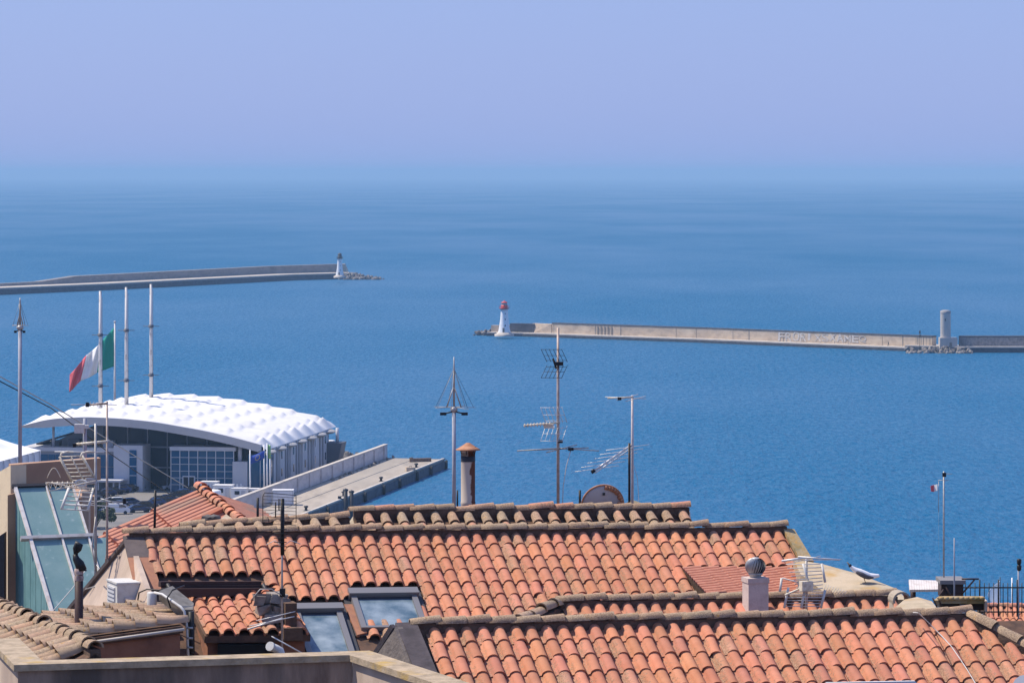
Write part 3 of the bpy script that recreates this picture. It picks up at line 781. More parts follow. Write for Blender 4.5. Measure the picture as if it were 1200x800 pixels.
# portable cabins, tanks and posts between car park and wall
cab0 = None
for px, py, sx, lab in ((246, 579, 1.0, 'white portable cabin, farthest left in the clutter behind the tiled hip'), (262, 583, 1.1, 'white portable cabin with dark window in the middle of the clutter'), (281, 584, .9, 'low cream cabin next to the white fence posts'), (296, 583, .8, 'small pale cabin, farthest right beside the pier wall')):
    b = gq(px, py)
    if cab0 is None:
        cab0 = c = thing('portable_cabin', b, lab, 'cabin', 'portable cabins by the terminal')
        m = MB(); m.box(b + Vector((0, 0, 1.25)), (3.2, 2.4, 2.3), -TA); m.build('cabin_wall', WHITE, c)
        m = MB(); m.box(b + Vector((0, 0, 2.47)), (3.4, 2.6, .16), -TA); m.build('cabin_roof', MEMB, c)
        m = MB(); m.box(b + Vector((-.5, -1.22, 1.5)), (1.0, .1, .8), -TA); m.build('window', TGL2, c)
        m = MB(); m.box(b + Vector((.8, -1.45, 1.1)), (.8, .1, 1.9), -TA); m.build('door', GREYW, c)
    else:
        c = copy_tree(cab0); c.location = b; c['label'] = lab; c.scale = (sx, sx, sx * .9)
tank0 = None
for px, py, lab in ((252, 587, 'white upright water tank at the roof end of the clutter'), (270, 575, 'white upright water tank standing behind the cabins')):
    b = gq(px, py)
    if tank0 is None:
        tank0 = c = thing('water_tank', b, lab, 'tank', 'white water tanks')
        m = MB(); m.lathe(b, [(1.15, 0), (1.15, 1.9), (1.0, 2.1), (.3, 2.3), (0, 2.3)], 18); m.build('tank_body', WHITE, c)
        m = MB(); m.lathe(b + Vector((0, 0, 2.25)), [(.35, 0), (.35, .18), (0, .2)], 12); m.build('tank_lid', DKG, c)
    else: c = copy_tree(tank0); c.location = b; c['label'] = lab
post0 = None
t = thing('white_fence', gq(288, 580), 'white fence of thick posts with a thin rail in front of the terminal corner', 'fence')
fp = [gq(278 + k * 4.2, 578 - k * .55) for k in range(9)]
for q in fp:
    m = MB(); m.box(q + Vector((0, 0, .9)), (.36, .36, 1.8)); m.build('fence_post', WHITE, t)
m = MB(); m.tube([q + Vector((0, 0, 1.3)) for q in fp], .09, 5); m.build('fence_rail', WHITE, t)

# cars
PAINTS = [mat('car_paint_' + n, c, .25, spec=.6) for n, c in (('black', (.012, .012, .016)), ('navy', (.015, .03, .08)), ('grey', (.12, .13, .15)), ('white', (.7, .7, .7)), ('blue', (.02, .05, .14)), ('silver', (.4, .41, .43)))]
CGL = glass_mat('car_glass', (.01, .012, .016), .05)
LAMP = mat('lamp_lens', (.6, .6, .55), .2); TAIL = mat('tail_lens', (.3, .01, .01), .3)
def car(loc, rz, paint, label, van=False):
    t = thing('parked_car', loc, label, 'van' if van else 'car', 'cars in the terminal car park')
    base = Vector(loc)
    hgt = 1.9 if van else 1.45
    if van: prof = [(-2.2, .35), (2.2, .35), (2.25, .8), (2.0, 1.05), (1.4, 1.85), (1.1, hgt), (-2.1, hgt), (-2.25, 1.6)]
    else: prof = [(-2.1, .35), (2.1, .35), (2.15, .72), (1.95, .86), (1.1, .95), (.45, hgt - .08), (.1, hgt), (-1.0, hgt), (-1.3, hgt - .08), (-1.9, 1.0), (-2.15, .9)]
    mb = MB(); vs = []
    for side in (-1, 1):
        for x, z in prof:
            inset = .86 - (.14 if z > 1.05 else 0); vs.append(base + Vector((x, side * inset, z)))
    n = len(prof)
    mb.add(vs, [tuple(reversed(range(n))), tuple(range(n, 2 * n))] + [(i, (i + 1) % n, (i + 1) % n + n, i + n) for i in range(n)])
    mb.build('body', paint, t)
    mb = MB()
    if van: sp = [(.2, 1.2), (1.55, 1.2), (1.25, 1.7), (.2, 1.7)]
    else: sp = [(-1.55, .98), (.95, .98), (.42, hgt - .12), (-1.15, hgt - .12)]
    for side in (-1, 1):
        mb = MB(); mb.prism([base + Vector((x, side * .73, z)) for x, z in sp], (0, side * .09, 0)); mb.build('side_window', CGL, t)
    mb = MB()
    ws = [(1.98, 1.1), (1.42, 1.82)] if van else [(1.12, .97), (.47, hgt - .10)]
    mb.hexa([base + Vector((ws[0][0] + .02, y, ws[0][1])) for y in (-.66, .66)] + [base + Vector((ws[1][0] + .02, y, ws[1][1])) for y in (.6, -.6)] + [base + Vector((ws[0][0] - .1, y, ws[0][1] - .06)) for y in (-.66, .66)] + [base + Vector((ws[1][0] - .1, y, ws[1][1] - .06)) for y in (.6, -.6)])
    mb.build('windscreen', CGL, t)
    for x in (-1.35, 1.35):
        for y in (-.8, .8):
            c = base + Vector((x, y, .33)); mb = MB(); mb.tube([c - Vector((0, .11, 0)), c + Vector((0, .11, 0))], .33, 12); mb.build('wheel', RUBBER, t)
    for y in (-.6, .6):
        mb = MB(); mb.box(base + Vector((2.1, y, .68)), (.14, .36, .16)); mb.build('headlight', LAMP, t)
        mb = MB(); mb.box(base + Vector((-2.1, y, .78)), (.14, .3, .18)); mb.build('tail_light', TAIL, t)
    t.rotation_euler = (0, 0, rz)
    return t
spots = [(106, 586, 2, 'silver car half hidden behind the antennas at the left end of the car park'), (115, 583, 0, 'black car, first in the row under the canopy'), (124, 581, 1, 'navy car in the canopy row, second from its near end'),
         (133, 579, 0, 'black car in the middle of the canopy row'), (141, 577, 4, 'blue car in the canopy row, just before its far end'), (149, 575.5, 0, 'black car, farthest of the canopy row'), (157, 574.5, 0, 'black car standing just beyond the canopy row'),
         (163, 600, 1, 'navy car touching the tiled hip, lowest of the middle row'), (172, 596, 0, 'black car in the middle row next above the hip roof'), (181, 592.5, 4, 'blue car halfway along the middle row'), (190, 589.5, 0, 'black car, fourth up the middle row'), (199, 588, 1, 'navy car at the upper part of the middle row'),
         (211, 583, 0, 'black car at the top of the middle row near the hip end'), (219, 581, 4, 'blue car farthest right in the car park'), (129, 592, 0, 'black car in the near row, second from the antennas'), (140, 591, 3, 'white car in the near row below the canopy cars'), (150, 592, 1, 'navy car at the right end of the near row'), (121, 598, 5, 'silver car parked askew below the near row'), (226, 577, 0, 'black car beyond the top of the tiled hip'), (203, 574, 5, 'silver car standing alone before the recessed glass')]
for px, py, ci, lab in spots:
    car(gq(px, py), R(random.uniform(10, 28)) + (math.pi if random.random() < .5 else 0), PAINTS[ci], lab)
car(gq(138, 602), R(8), PAINTS[3], 'white van parked above the end of the tiled hip roof', True)
car(gq(118, 606), R(15), PAINTS[4], 'blue car in front of the white van beside the green bush')
# bush beside the car park
LEAF = mat('olive_leaves', (0.055, 0.075, 0.035), .8, (0.09, .10, .05), 2, .5)
BARK = mat('bark', (0.10, .075, .05), .9)
def bush(loc, rx, rz, n, label, name='bush', cat='bush', ls=.35, trunk=1.0):
    t = thing(name, loc, label, cat); b = Vector(loc)
    m = MB()
    for k in range(6):
        a = k / 6 * 6.28; m.tube([b, b + Vector((math.cos(a) * .15 * rx, math.sin(a) * .15 * rx, trunk)), b + Vector((math.cos(a) * .6 * rx, math.sin(a) * .6 * rx, trunk + rz))], [.14, .09, .03], 6)
    m.build('trunk', BARK, t)
    cl = [(random.gauss(0, .5), random.gauss(0, .5), random.gauss(0, .45), random.uniform(.25, .5)) for _ in range(14)]
    vs = []; fs = []
    for k in range(n):
        cx, cy, cz, cr = random.choice(cl)
        d = Vector((random.gauss(0, 1), random.gauss(0, 1), random.gauss(0, 1))).normalized() * random.random() ** .4 * cr
        p = b + Vector(((cx + d.x) * rx, (cy + d.y) * rx, trunk + rz + (cz + d.z) * rz))
        a = Vector((random.gauss(0, 1), random.gauss(0, 1), random.gauss(0, 1))).normalized() * ls; c = a.orthogonal().normalized() * ls * .5
        i = len(vs); vs += [p - a, p - c, p + a, p + c]; fs.append((i, i + 1, i + 2, i + 3))
    m = MB(); m.add(vs, fs); m.build('crown', LEAF, t, fix=False)
    return t
bush(gq(112, 619), 3.2, 2.2, 1500, 'grey green bush at the car park edge behind the glass lean-to', ls=.4)

# ------------------------------------------------------------ hillside ground
GRND = mat('hillside_earth', (0.16, 0.13, 0.10), .95, (0.09, .085, .06), .08, .5)
m = MB(); nx, ny = 24, 30; vs = []
for j in range(ny + 1):
    y = -60 + 600 * (j / ny)
    for i in range(nx + 1):
        x = -420 + 840 * i / nx
        z = 44 - 42.2 * max(0, min(1, (y - 20) / 490)) ** .8 + (random.uniform(-.5, .5) if y < 480 else 0)
        if y > 525: z = -2.5 if x > pe(530) + 8 else 1.2
        vs.append((x, y, z))
m.add(vs, [(j * (nx + 1) + i, j * (nx + 1) + i + 1, (j + 1) * (nx + 1) + i + 1, (j + 1) * (nx + 1) + i) for j in range(ny) for i in range(nx)], 0, True)
tag(m.build('hillside', GRND), kind='structure')

# ------------------------------------------------------------ clay tiles
def tile_material():
    m = bpy.data.materials.new('clay_tile'); m.use_nodes = True
    n = m.node_tree.nodes; l = m.node_tree.links; b = n['Principled BSDF']
    b.inputs['Roughness'].default_value = .85; b.inputs['Specular IOR Level'].default_value = .25
    oi = n.new('ShaderNodeObjectInfo'); tc = n.new('ShaderNodeTexCoord')
    ad = n.new('ShaderNodeVectorMath'); ad.operation = 'ADD'
    sc_ = n.new('ShaderNodeVectorMath'); sc_.operation = 'SCALE'; sc_.inputs[0].default_value = (37, 19, 53); l.new(oi.outputs['Random'], sc_.inputs['Scale'])
    l.new(tc.outputs['Object'], ad.inputs[0]); l.new(sc_.outputs[0], ad.inputs[1])
    def noise(s, d=6, r=.6):
        t = n.new('ShaderNodeTexNoise'); t.inputs['Scale'].default_value = s; t.inputs['Detail'].default_value = d; t.inputs['Roughness'].default_value = r; l.new(ad.outputs[0], t.inputs[0]); return t.outputs[0]
    def mth(op, a, b_, c=None, clamp=False):
        q = n.new('ShaderNodeMath'); q.operation = op; q.use_clamp = clamp
        for i, v in enumerate((a, b_, c)):
            if v is None: continue
            if isinstance(v, (int, float)): q.inputs[i].default_value = v
            else: l.new(v, q.inputs[i])
        return q.outputs[0]
    def mix(f, a, c, mode='MIX'):
        q = n.new('ShaderNodeMix'); q.data_type = 'RGBA'; q.blend_type = mode
        for s_, v in ((0, f), (6, a), (7, c)):
            if isinstance(v, (int, float)): q.inputs[s_].default_value = v
            elif isinstance(v, tuple): q.inputs[s_].default_value = v
            else: l.new(v, q.inputs[s_])
        return q.outputs[2]
    sx = n.new('ShaderNodeSeparateXYZ'); l.new(tc.outputs['Object'], sx.inputs[0])
    # soft mottling of the fired clay
    c0 = mix(mth('MULTIPLY_ADD', noise(7, 4), 1.6, -.45, True), oi.outputs['Color'], mix(1.0, oi.outputs['Color'], (.80, .70, .62, 1), 'MULTIPLY'))
    # lichen: grows with the tile's age (alpha), thicker on its left flank
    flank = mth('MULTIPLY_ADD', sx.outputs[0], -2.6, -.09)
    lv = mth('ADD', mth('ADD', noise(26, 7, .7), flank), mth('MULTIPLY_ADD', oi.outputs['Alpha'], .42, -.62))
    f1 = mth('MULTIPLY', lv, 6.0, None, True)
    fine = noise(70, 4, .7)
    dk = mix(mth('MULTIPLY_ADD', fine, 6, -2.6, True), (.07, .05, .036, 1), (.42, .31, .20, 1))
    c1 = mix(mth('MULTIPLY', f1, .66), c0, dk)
    # ochre lichen spots only on old tiles
    oc = mth('MULTIPLY', mth('MULTIPLY_ADD', noise(11, 5), 9, -5.6, True), mth('MULTIPLY_ADD', oi.outputs['Alpha'], 2.6, -1.5, True))
    c2 = mix(mth('MULTIPLY', oc, .8), c1, (.42, .22, .04, 1))
    l.new(c2, b.inputs['Base Color'])
    bp = n.new('ShaderNodeBump'); bp.inputs['Strength'].default_value = .35; bp.inputs['Distance'].default_value = .006
    l.new(noise(55, 5), bp.inputs['Height']); l.new(bp.outputs[0], b.inputs['Normal'])
    return m
TILE = tile_material()
# the same clay for tiles joined into one mesh, whose coordinates carry no flank
TILE_JOINED = TILE.copy(); TILE_JOINED.name = 'clay_tile_joined'
for _n in TILE_JOINED.node_tree.nodes:
    if _n.type == 'MATH' and _n.operation == 'MULTIPLY_ADD' and abs(_n.inputs[1].default_value + 2.6) < 1e-4: _n.inputs[1].default_value = 0.0
def tile_mesh(pitch=.214, L=.43, hw=.080, hh=.077, lift=.020, seed=0):
    """interlocking roof tile: one hump and its pan; y runs up the slope, lower edge at -L"""
    rr = random.Random(seed); jx = rr.uniform(-.004, .004)
    prof = [(-.5 * pitch - .006, .004)]
    for k in range(8):
        a = math.pi * (1 - k / 7); prof.append((math.cos(a) * hw + jx, .012 + max(0, math.sin(a)) ** .85 * hh))
    prof += [(.5 * pitch - .012, -.012), (.5 * pitch + .008, .002)]
    vs = []
    for y, s, dz in ((0.0, .93, 0.0), (-L, 1.0, lift)):
        for x, z in prof: vs.append((x * (s if abs(x) < hw + .01 else 1), y + rr.uniform(-.002, .002), z * s + dz))
    n = len(prof); vs += vs[n:2 * n]
    for x, z in prof: vs.append((x * .97, -L + .008, z + lift - .030))
    fs = [(i, i + n, i + n + 1, i + 1) for i in range(n - 1)] + [(i + 2 * n, i + 3 * n, i + 3 * n + 1, i + 2 * n + 1) for i in range(n - 1)]
    me = bpy.data.meshes.new('roof_tile'); me.from_pydata(vs, [], fs); me.materials.append(TILE)
    me.polygons.foreach_set('use_smooth', [True] * (n - 1) + [False] * (n - 1)); me.update()
    return me
def barrel_mesh(L=.40, r0=.072, r1=.092, seed=0, seg=7, squash=.95, name='ridge_tile', lf=.014):
    """half round barrel tile, narrow at y=0, wide at y=-L"""
    rr = random.Random(seed); vs = []; w = r1 * .2
    ring = lambda r, y, dz: [(math.cos(math.pi * k / seg) * r, y, math.sin(math.pi * k / seg) * r * squash + dz) for k in range(seg + 1)]
    vs += ring(r0, 0, 0); vs += ring((r0 + r1) / 2 + rr.uniform(-.003, .003), -L / 2, .006); vs += ring(r1, -L, lf); vs += ring(r1 - .018, -L + .004, lf); vs += ring(r0 - .012, 0, -.002); vs += ring(r1, -L, lf)
    n = seg + 1; fs = []
    for a, b in ((0, 1), (1, 2), (5, 3), (4, 0)):
        fs += [(a * n + i, b * n + i, b * n + i + 1, a * n + i + 1) for i in range(seg)]
    fs += [(3 * n + i, 4 * n + i, 4 * n + i + 1, 3 * n + i + 1) for i in range(seg)]
    me = bpy.data.meshes.new(name); me.from_pydata(vs, [], fs); me.materials.append(TILE)
    me.polygons.foreach_set('use_smooth', [True] * (2 * seg) + [False] * (2 * seg) + [True] * seg); me.update()
    return me
TILES = [tile_mesh(seed=i) for i in range(4)]
BARS = [barrel_mesh(seed=i) for i in range(4)]
BARROOF = [barrel_mesh(L=.44, r0=.068, r1=.088, seed=10 + i, name='roof_tile') for i in range(4)]

class Roof:
    """a sloping plane: U along the ridge, D down the slope, N out of it"""
    def __init__(s, O, U, theta, sgn=1):
        s.O = Vector(O); s.U = Vector(U).normalized()
        h = Vector((s.U.y, -s.U.x, 0)).normalized() * sgn
        s.D = (h * math.cos(theta) - Vector((0, 0, 1)) * math.sin(theta)).normalized()
        s.N = s.D.cross(s.U).normalized() * sgn
        s.D = (s.U.cross(s.N) * sgn).normalized()
        if s.N.z < 0: s.N = -s.N
        s.theta = theta
    def __call__(s, u, t, n=0.0): return s.O + s.U * u + s.D * t + s.N * n
    def hit(s, px, py, n=0.0):
        e = Vector((0, 0, H)); r = P(px, py, 1.0) - e
        k = (s.O + s.N * n - e).dot(s.N) / r.dot(s.N); q = e + r * k - s.O
        return q.dot(s.U), q.dot(s.D)
def pix(p): return 600 + F * p.x / p.y, Y0 + F * (H - p.z) / p.y
def frame(x, y, z, loc):
    return Matrix(((x.x, y.x, z.x, loc.x), (x.y, y.y, z.y, loc.y), (x.z, y.z, z.z, loc.z), (0, 0, 0, 1)))
def ridge_line(pxl, pyl, pxr, pyr, pxm, Ym, psi=R(14)):
    """end points of a ridge running at plan angle psi and passing pixel column pxm at distance Ym"""
    X0 = (pxm - 600) / F * Ym; out = []
    for px, py in ((pxl, pyl), (pxr, pyr)):
        k = (px - 600) / F; s_ = (k * Ym - X0) / (math.cos(psi) - k * math.sin(psi)); out.append(P(px, py, Ym + math.sin(psi) * s_))
    return out
def clay(age=0.2, warm=1.0):
    """tile colour and age; old tiles are duller and greyer"""
    j = random.uniform(.84, 1.10)
    c = Vector((.53, .22, .134)) * j; c.y *= random.uniform(.95, 1.08); c.z *= random.uniform(.92, 1.10)
    o = Vector((.46, .38, .265)) * random.uniform(.8, 1.15)
    k = max(0, min(1, (age - .3) * 1.25)); c = lerp(c, o, k)
    return (c.x, c.y, c.z, age)
def lay_tiles(rf, roof, cols, rows, u0, pitch, expo, keep, age, meshes=TILES, L=.43, n0=.012, cap=300, name='roof_tile', t0=0.0, jit=.006):
    base = wloc(roof); todo = []
    for j in range(rows):
        for i in range(cols):
            u = u0 + (i + .5) * pitch; t = t0 + (j + 1) * expo
            if keep(u, t - expo * .5): todo.append((j, i, u, t))
    todo.sort(key=lambda q: -q[0])
    ext = []
    for k, (j, i, u, t) in enumerate(todo):
        du, dt = random.gauss(0, jit * .5), random.gauss(0, jit * 1.3)
        a = random.gauss(0, .016)
        if random.random() < .02: a += random.choice((-.06, .07)); dt += random.uniform(-.01, .04)
        x = (rf.U * math.cos(a) + rf.D * math.sin(a)); y = rf.N.cross(x)
        if y.dot(rf.D) > 0: y = -y; x = -x
        mt = frame(x, y, x.cross(y), rf(u + du, t - L + dt, n0 + random.uniform(0, .006)) - base)
        me = random.choice(meshes)
        if k < cap:
            o = bpy.data.objects.new(name, me); o.parent = roof; o.matrix_local = mt; o.color = clay(age(u, t)); link(o)
        else: ext.append((me, mt))
    if ext:
        m = MB()
        for me, mt in ext: m.add([mt @ v.co + base for v in me.vertices], [tuple(p.vertices) for p in me.polygons], 0, True)
        o = m.build('upper_roof_tiles', TILE_JOINED, roof, fix=False); o.color = (.53, .22, .134, .3); o['kind'] = 'stuff'
def lay_ridge(p0, p1, roof, age, expo=.335, meshes=BARS, up=None, flip=False, sc_=1.0, name='ridge_tile', jit=.012):
    base = wloc(roof); d = p1 - p0; n = max(1, round(d.length / (expo * sc_))); d.normalize()
    if flip: p0, p1, d = p1, p0, -d
    up = up or Vector((0, 0, 1))
    y = -d; x = y.cross(up).normalized(); z = x.cross(y)
    st = (p1 - p0).length / n
    for k in range(n):
        a = random.gauss(0, .03); b = random.gauss(0, .02)
        q = p0 + d * (st * (k + 1) - .40 * sc_) + x * random.gauss(0, jit) + z * random.gauss(.004, jit * .6)
        o = bpy.data.objects.new(name, random.choice(meshes)); o.parent = roof
        o.matrix_local = frame(x, y, z, q - base) @ Euler((b, 0, a)).to_matrix().to_4x4() @ Matrix.Diagonal((sc_ * random.uniform(.92, 1.08), sc_, sc_ * random.uniform(.9, 1.1), 1))
        o.color = clay(age()); link(o)
MORT = mat('ridge_mortar', (0.13, 0.085, 0.06), .95, (0.07, .045, .035), 9, .6, .5, 40)  # mortar colour darkened to carry the shadow band under the ridge tiles
UNDER = mat('roof_underlay', (0.13, .075, .05), .95, (.07, .045, .035), 6, .5)
STUCCO = mat('pale_stucco', (0.52, 0.41, 0.33), .95, (0.36, .28, .22), 1.3, .6, .3, 14, stretch=(1, 1, .4), col3=(.36, .28, .23), scale3=1.1)
BROWNW = mat('brown_render', (0.29, 0.135, 0.085), .95, (0.17, .08, .055), 1.5, .55, .4, 14)
def ridge_core(p0, p1, roof, h=.12, w=.15, drop=.16):
    m = MB(); d = (p1 - p0).normalized(); s_ = d.cross(Vector((0, 0, 1))).normalized(); z = s_.cross(d); n = 14; vs = []
    for k in range(n + 1):
        q = lerp(p0, p1, k / n); a = random.uniform(-.012, .012)
        vs += [q - s_ * (w / 2 + a) - z * drop, q + s_ * (w / 2 + a) - z * drop, q + s_ * (w / 2 - a) + z * (h + a), q - s_ * (w / 2 - a) + z * (h + a)]
    fs = []
    for k in range(n):
        for e in range(4): fs.append((4 * k + e, 4 * k + (e + 1) % 4, 4 * k + 4 + (e + 1) % 4, 4 * k + 4 + e))
    fs += [(0, 1, 2, 3), tuple(4 * n + e for e in (3, 2, 1, 0))]
    m.add(vs, fs); return m.build('ridge_mortar', MORT, roof)
def house(label, rf, Wd, front, back, wallm, z0=None, name='tiled_house', btheta=None, group='houses with clay tile roofs', inset=.25, deckm=None):
    """walls and a two-sided roof deck under the tiles"""
    mid = rf(Wd / 2, front / 2); z0 = z0 if z0 is not None else mid.z - 9
    t = thing(name, Vector((mid.x, mid.y, z0)), label, 'house', group)
    bt = rf.theta if btheta is None else btheta
    hb = -Vector((rf.D.x, rf.D.y, 0)).normalized(); Db = hb * math.cos(bt) - Vector((0, 0, math.sin(bt)))
    th = .10
    m = MB()
    a, b, c, d = rf(0, 0), rf(Wd, 0), rf(Wd, front), rf(0, front)
    dn = Vector((0, 0, -th))
    m.hexa([a + dn, b + dn, c + dn, d + dn, a, b, c, d])
    e, f_ = a + Db * back, b + Db * back
    m.hexa([a + dn + Db * .004, b + dn + Db * .004, f_ + dn, e + dn, a + Db * .004, b + Db * .004, f_, e])
    roof = m.build('roof', deckm or UNDER, t)
    m = MB(); i = inset
    fl, fr = rf(.06, front - i) + dn * 1.3, rf(Wd - .06, front - i) + dn * 1.3
    bl, br = rf(.06, 0) + Db * (back - i) + dn * 1.3, rf(Wd - .06, 0) + Db * (back - i) + dn * 1.3
    rl, rr = rf(.06, 0) + dn * 1.3, rf(Wd - .06, 0) + dn * 1.3
    lo = lambda p: Vector((p.x, p.y, z0))
    vs = [lo(fl), lo(fr), lo(br), lo(bl), fl, fr, br, bl, rl, rr]
    m.add(vs, [(0, 1, 5, 4), (1, 2, 6, 9, 5), (2, 3, 7, 6), (3, 0, 4, 8, 7), (4, 5, 9, 8), (8, 9, 6, 7)])
    m.build('wall', wallm, t)
    return t, roof

# ---- R1: the big roof in the middle
a, b = ridge_line(148, 633.5, 922, 625.5, 540, 60.0)
R1 = Roof(a, b - a, R(26)); W1 = (b - a).length
HA, RF1 = house('large orange tiled house roof in the middle with two skylights', R1, W1, 3.55, 3.2, STUCCO, btheta=R(20))
PIT = .2145
u_first = R1.hit(166, 634)[0]
sk1 = [R1.hit(*q) for q in ((409, 690), (489, 690), (500, 741), (424, 741))]
sk2 = [R1.hit(*q) for q in ((340, 706), (402, 706), (420, 775), (350, 775))]
def inside(poly, u, t, g=0.0):
    r = False; n = len(poly)
    for i in range(n):
        (x1, y1), (x2, y2) = poly[i], poly[(i + 1) % n]
        if (y1 > t) != (y2 > t) and u < (x2 - x1) * (t - y1) / (y2 - y1) + x1: r = not r
    return r
saddle_poly = [R1.hit(*q) for q in ((797, 676), (905, 660), (940, 667), (990, 702), (826, 702))]
def keep1(u, t):
    p = R1(u, t); px, py = pix(p)
    if px < 330 and py > 683 - (0 if px < 318 else -8): return False
    if inside(sk1, u, t) or inside(sk2, u, t): return False
    if px < 425 and py > 703 and px > 330: return px < 338
    if inside(saddle_poly, u, t): return False
    if px > 816 and py > 694: return False
    if px > 940 and py > 664: return False
    if px > 660 and py > 712: return False
    if py > 752: return False
    return u < W1 - .08
from mathutils import noise as _mn
def patchy(u, t, k=0.0): return .34 * _mn.noise(Vector((u * .8 + k, t * 1.1, k * 3.1))) + .16 * _mn.noise(Vector((u * 2.6, t * 2.6, k + 9.0)))
def age1(u, t):
    f = u / W1; b_ = .42 - .26 * min(1, f * 2.2)
    return max(0.02, min(.78, random.gauss(b_, .09) + .7 * patchy(u, t, 1.0) + (.28 if random.random() < .05 else 0)))
lay_tiles(R1, RF1, 49, 10, u_first, PIT, .362, keep1, age1)
# one blackened tile near the ridge
bk = min((o for o in RF1.children if o.name.startswith('roof_tile')), key=lambda o: (Vector(pix(RF1.matrix_world.translation + wloc(RF1) * 0 + HA.location + o.matrix_local.translation)) - Vector((750, 634))).length)
bk.color = (.045, .05, .06, .3); bk['label'] = 'blackened tile'
def old(lo=.72, hi=1.0): return lambda: random.uniform(lo, hi)
ridge_core(R1(0.05, 0, 0), R1(W1 - .02, 0, 0), RF1, h=.12, w=.15, drop=.12)
lay_ridge(R1(0.0, -.03, .12), R1(W1, -.03, .12), RF1, old())
# verge flashing on the left, mossy mortar on the right
FLASH = mat('terracotta_flashing', (0.36, 0.17, 0.10), .9, (0.25, .12, .08), 3, .5)
LEAD = mat('lead_flashing', (0.12, 0.095, 0.09), .85, (0.075, .06, .06), 4, .5)
m = MB(); m.prism([R1(-.06, 0.0, .06), R1(u_first + .02, 0.0, .06), R1(u_first + .06, .62, .06), R1(-.06, .62, .06)], R1.N * .03); m.build('lead_flashing', LEAD, RF1)
m = MB(); m.prism([R1(-.06, .62, .06), R1(u_first + .06, .62, .06), R1(u_first + .10, 1.55, .06), R1(-.06, 1.55, .06)], R1.N * .028); m.build('verge_flashing', FLASH, RF1)
MOSS = mat('mossy_mortar', (0.33, 0.27, 0.17), .95, (0.40, .22, .05), 5, .55, .5, 30, col3=(.14, .13, .05), scale3=3)
m = MB(); m.prism([R1(W1 - .08, -.02, .05), R1(W1 + .12, -.02, .02), R1(W1 + .16, .95, .02), R1(W1 - .06, .95, .05)], R1.N * .06); m.build('mossy_verge', MOSS, RF1)

# skylights
FRAMEG = mat('skylight_frame_grey', (0.22, 0.21, 0.21), .45, metal=.3); FRAMED = mat('skylight_flashing', (0.05, .05, .055), .6)
SKYG = bpy.data.materials.new('skylight_glass'); SKYG.use_nodes = True
_b = SKYG.node_tree.nodes['Principled BSDF']; _b.inputs['Base Color'].default_value = (.10, .19, .27, 1); _b.inputs['Roughness'].default_value = .04; _b.inputs['Specular IOR Level'].default_value = .5
_t = SKYG.node_tree.nodes.new('ShaderNodeTexNoise'); _t.inputs['Scale'].default_value = 3.2; _t.inputs['Detail'].default_value = 6
_c = SKYG.node_tree.nodes.new('ShaderNodeTexCoord'); SKYG.node_tree.links.new(_c.outputs['Object'], _t.inputs[0])
_r = SKYG.node_tree.nodes.new('ShaderNodeValToRGB'); _r.color_ramp.elements[0].position = .35; _r.color_ramp.elements[1].position = .75; _r.color_ramp.elements[0].color = (.06, .11, .15, 1); _r.color_ramp.elements[1].color = (.30, .36, .40, 1)
SKYG.node_tree.links.new(_t.outputs[0], _r.inputs[0]); SKYG.node_tree.links.new(_r.outputs[0], _b.inputs['Base Color'])
def skylight(u0, u1, t0, t1, lab):
    ax = (R1.U, R1.D, R1.N); fr = .085
    m = MB(); m.box(R1((u0 + u1) / 2, (t0 + t1) / 2, .02), (u1 - u0 + .2, t1 - t0 + .2, .05), ax=ax); base = m.build('skylight', FRAMED, RF1.parent); base['label'] = lab
    h0, h1 = .05, .125
    def bar(ua, ub, ta, tb, mt, nm, z0=h0, z1=h1):
        m = MB(); m.box(R1((ua + ub) / 2, (ta + tb) / 2, (z0 + z1) / 2), (ub - ua, tb - ta, z1 - z0), ax=ax); return m.build(nm, mt, base)
    bar(u0, u0 + fr, t0 + .16, t1, FRAMEG, 'frame_side'); bar(u1 - fr, u1, t0 + .16, t1, FRAMEG, 'frame_side')
    bar(u0 - .03, u1 + .03, t0, t0 + .155, FRAMEG, 'frame_hood', h0, h1 + .05); bar(u0 + fr, u1 - fr, t1 - .05, t1, FRAMEG, 'frame_bottom')
    bar(u0 + fr, u1 - fr, t0 + .155, t0 + .21, FRAMED, 'hood_shadow_strip', h0, h1 - .03)  # dark strip laid in for the shadow the hood throws on the pane
    bar(u0 + fr + .001, u1 - fr - .001, t0 + .21, t1 - .05, SKYG, 'pane', h0, h1 - .035)
q = [R1.hit(*k, .1) for k in ((412, 693), (488, 693), (498, 735), (424, 738))]
skylight(min(q[0][0], q[3][0]), max(q[1][0], q[2][0]) - .02, q[0][1], q[2][1], 'upper skylight with grey frame')
q2 = [R1.hit(*k, .1) for k in ((343, 711), (397, 711), (411, 770), (357, 772))]
skylight(q2[0][0], q2[1][0] + .02, q2[0][1], q2[2][1] + .25, 'lower skylight with a cloudy pane')
# tiles between and below the skylights: pan of old mortar
m = MB(); k = [R1.hit(*z) for z in ((403, 712), (412, 712), (430, 745), (418, 748))]; m.prism([R1(u, t, .02) for u, t in k], R1.N * .05); m.build('verge_flashing', FLASH, RF1)

